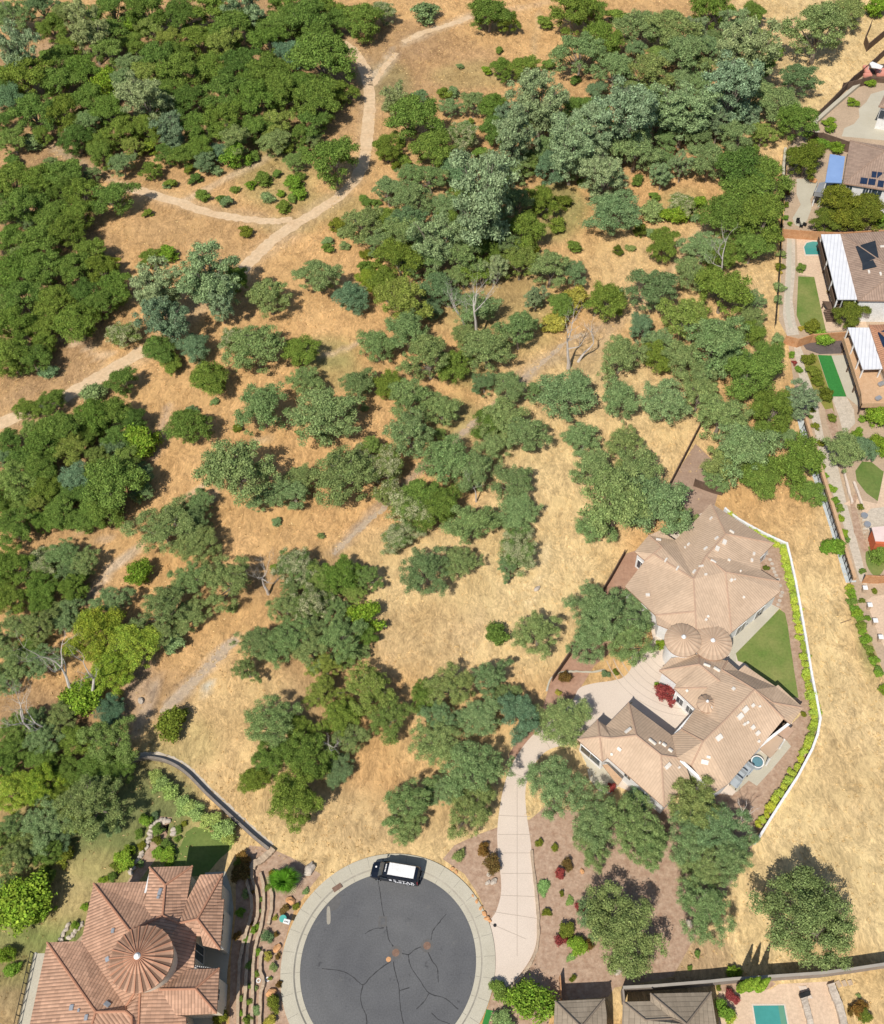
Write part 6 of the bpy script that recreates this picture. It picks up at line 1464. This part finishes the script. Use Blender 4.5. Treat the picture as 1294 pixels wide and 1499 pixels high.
# ---------------- labels: what each plant stands beside, and which one of its kind there ----------------
ZN = [  # photo rectangle, phrase
 (0,0,150,110,'in the top left corner of the wood'),(150,0,300,75,'at the top edge of the left wood'),(300,0,510,75,'at the top edge beside the upper trail'),
 (0,110,150,215,'on the left side of the upper wood'),(150,75,260,215,'in the upper wood around the pale pines'),(260,75,350,215,'in the middle of the upper wood'),(350,75,510,215,'in the upper wood left of the trail'),
 (0,215,200,262,'along the lower edge of the upper wood'),(200,215,350,262,'below the pale pines at the wood edge'),(350,215,545,300,'on the grassy knoll beside the trail bend'),(0,262,210,335,'at the top of the left-hand wood'),(0,335,210,415,'in the middle of the left-hand wood'),(0,415,215,552,'at the bottom of the left-hand wood'),
 (510,0,700,130,'on the open hill at the top'),(700,0,860,130,'at the top middle of the photo'),(510,130,620,260,'just right of the trail near its fork'),(620,130,710,262,'in the belt right of the trail fork'),(710,130,860,262,'at the head of the central pine belt'),
 (510,262,640,365,'at the left end of the central tree belt'),(640,262,800,420,'around the big pale pine in the middle'),(510,365,640,465,'around the yellow-green tree'),(640,420,790,550,'around the bare grey tree'),(790,360,870,490,'around the golden trees'),
 (860,0,960,130,'at the top of the right-hand belt'),(960,0,1040,130,'under the top edge of the right-hand belt'),(1040,0,1130,160,'around the tall pines at the upper right'),(1130,0,1300,75,'in the top right corner'),(860,130,960,300,'in the pale pines right of centre'),(960,130,1060,262,'between the pines and the big live oak'),(1060,160,1140,345,'around the big live oak by the iron fence'),(1130,75,1195,205,'at the field corner above the iron fence'),
 (790,262,960,360,'on the grassy clearing right of centre'),(960,262,1060,345,'beside the path left of the big live oak'),(860,345,1040,470,'around the blue-grey oak right of the golden tree'),(1040,345,1130,470,'below the big live oak'),(870,470,960,620,'in the column of oaks left of the dense right belt'),(960,470,1075,570,'in the upper part of the dense right belt'),(1075,470,1160,620,'at the right side of the dense right belt'),(960,570,1060,640,'at the left foot of the dense right belt'),(1060,620,1200,735,'at the lower end of the dense right belt'),
 (160,355,390,480,'around the twin pale pines'),(160,480,330,640,'below the twin pale pines'),(330,400,460,480,'above the bare patch with the bend'),(330,480,460,545,'right of the twin pale pines'),(330,545,460,650,'on the orange slope left of centre'),(460,480,600,560,'around the small central clearing'),(600,465,690,560,'in the central oaks'),(460,560,560,720,'left of the long ditch'),(560,560,690,720,'between the ditch and the central oaks'),(690,550,800,665,'in the oaks right of the ditch'),(800,540,870,665,'above the field beside the fallen logs'),
 (0,552,110,640,'below the lower trail at the left edge'),(110,552,240,640,'below the lower trail'),(0,640,110,735,'in the left-edge wood below the trail'),(110,640,240,760,'around the blue-green tree at the left'),(330,650,460,740,'around the large oak on the orange slope'),
 (0,735,180,810,'in the upper part of the lower left wood'),(0,810,180,900,'beside the left-hand dirt path'),(180,740,345,940,'in the grey-green oaks above the yellow-green trees'),(240,800,345,960,'left of the bare slope'),(0,900,100,1000,'left of the large yellow-green trees'),(100,900,215,1060,'around the large yellow-green trees'),
 (0,1060,100,1170,'at the left edge below the dead trees'),(100,1060,230,1140,'above the retaining wall'),(230,1040,300,1080,'on the bare slope beside the ditch'),(0,1170,170,1280,'on the shady slope left of the garden'),(0,1280,140,1500,'on the grass slope left of the tower house'),
 (345,900,480,1000,'at the left of the middle oak group'),(380,790,560,900,'around the flowering trees in the middle'),(480,900,560,980,'at the right tip of the middle oak group'),(460,980,600,1080,'in the olive oaks below the middle group'),(340,1000,460,1080,'left of the olive oaks'),(345,1080,530,1230,'in the lowest oak group above the cul-de-sac'),
 (550,690,660,860,'around the flowering trees beside the ditch end'),(660,690,800,800,'right of the flowering trees beside the ditch end'),(600,980,700,1070,'at the top of the oaks above the driveway'),(700,900,860,980,'on the dry field left of the courtyard'),(700,980,800,1075,'at the right of the oaks above the driveway'),(560,1070,740,1230,'in the oaks between van and driveway'),(720,790,860,860,'beside the lone boulder in the field'),(800,1000,870,1110,'beside the upper driveway'),
 (770,1110,880,1260,'below the garage wing beside the driveway'),(880,1150,990,1290,'just below the garage wing'),(990,1140,1120,1290,'in the great oak mass below the house'),(990,1290,1080,1400,'in the mulch below the great oak mass'),(840,1310,975,1420,'around the large shade oak above the bottom wall'),(1100,1260,1294,1420,'in the dry field above the long block wall'),
 (830,860,970,1000,'in the big oak beside the courtyard'),(840,665,1040,790,'in the large oaks above the house'),(955,1000,1000,1040,'against the white courtyard wall'),(690,1420,850,1500,'at the mouth of the driveway'),
 (1195,100,1300,200,'beside the curving concrete patio'),(1150,200,1300,240,'beside the tall dark fence'),(1150,240,1300,338,'below the blue-covered house'),(1130,338,1300,495,'in the yard with the small pool'),(1150,495,1300,600,'in the yard with the bright turf'),(1150,600,1300,740,'in the yard with the striped lawn'),(1180,740,1300,860,'near the red shed'),(1230,860,1300,1020,'beside the white-capped pillars'),
 (220,1120,345,1250,'along the dark retaining wall'),(160,1180,345,1300,'in the slope garden above the tower house'),(340,1240,470,1320,'at the top of the stone terraces'),(340,1320,470,1400,'in the middle of the stone terraces'),(300,1400,470,1500,'at the bottom of the stone terraces'),
 (660,1230,740,1310,'in the mulch left of the driveway'),(780,1220,880,1300,'in the mulch right of the driveway'),(780,1300,900,1440,'in the mulch right of the driveway mouth'),(1040,1410,1140,1500,'beside the pool patio'),(1230,1440,1294,1500,'in the bottom right corner'),(1060,740,1210,1240,'inside the white yard wall'),
]
def zone(x, y):
    for a, b, c, d, t in ZN:
        if a <= x < c and b <= y < d: return t
    best = min(ZN, key=lambda z: (max(z[0] - x, 0, x - z[2]) ** 2 + max(z[1] - y, 0, y - z[3]) ** 2))
    return best[4]
ORD = ['', 'first', 'second', 'third', 'fourth', 'fifth', 'sixth', 'seventh', 'eighth', 'ninth', 'tenth', 'eleventh', 'twelfth', 'thirteenth', 'fourteenth', 'fifteenth', 'sixteenth', 'seventeenth', 'eighteenth', 'nineteenth', 'twentieth']
NUM = ['', 'one', 'two', 'three', 'four', 'five', 'six', 'seven', 'eight', 'nine', 'ten', 'eleven', 'twelve', 'thirteen', 'fourteen', 'fifteen', 'sixteen', 'seventeen', 'eighteen', 'nineteen', 'twenty']
groups = {}
for P_ in PLANTS:
    root, x, y, w_, sp, adj, label, grp = P_
    if x > 1300 or y > 1505: pass
    z = zone(x, y)
    groups.setdefault((adj, z), []).append(P_)
for (adj, z), L_ in groups.items():
    L_.sort(key=lambda q: q[1]); n = len(L_)
    for i, P_ in enumerate(L_):
        root, x, y, w_, sp, a_, label, grp = P_
        o_ = '' if n == 1 else (', left one' if i == 0 else ', right one') if n == 2 else ', leftmost' if i == 0 else ', rightmost' if i == n - 1 else ', %s from left' % (ORD[i + 1] if i < 20 else str(i + 1) + 'th')
        t = '%s %s%s' % (adj, z, o_)
        if len(t.split()) > 16: print('LONG', t)
        if grp: t = {'yellow-green hedge shrubs inside the white yard wall': 'yellow-green hedge shrub in the row inside the white yard wall', 'small plants in the terraced garden': 'small low plant between the stone terrace walls', 'pale green conifer shrubs along the retaining wall': 'pale green feathery shrub in the row along the dark retaining wall'}[grp]
        root['label'] = t
        root['group'] = grp or {'tree': 'hillside trees: ', 'shrub': 'garden and hillside shrubs: '}[root['category']] + adj + 's'
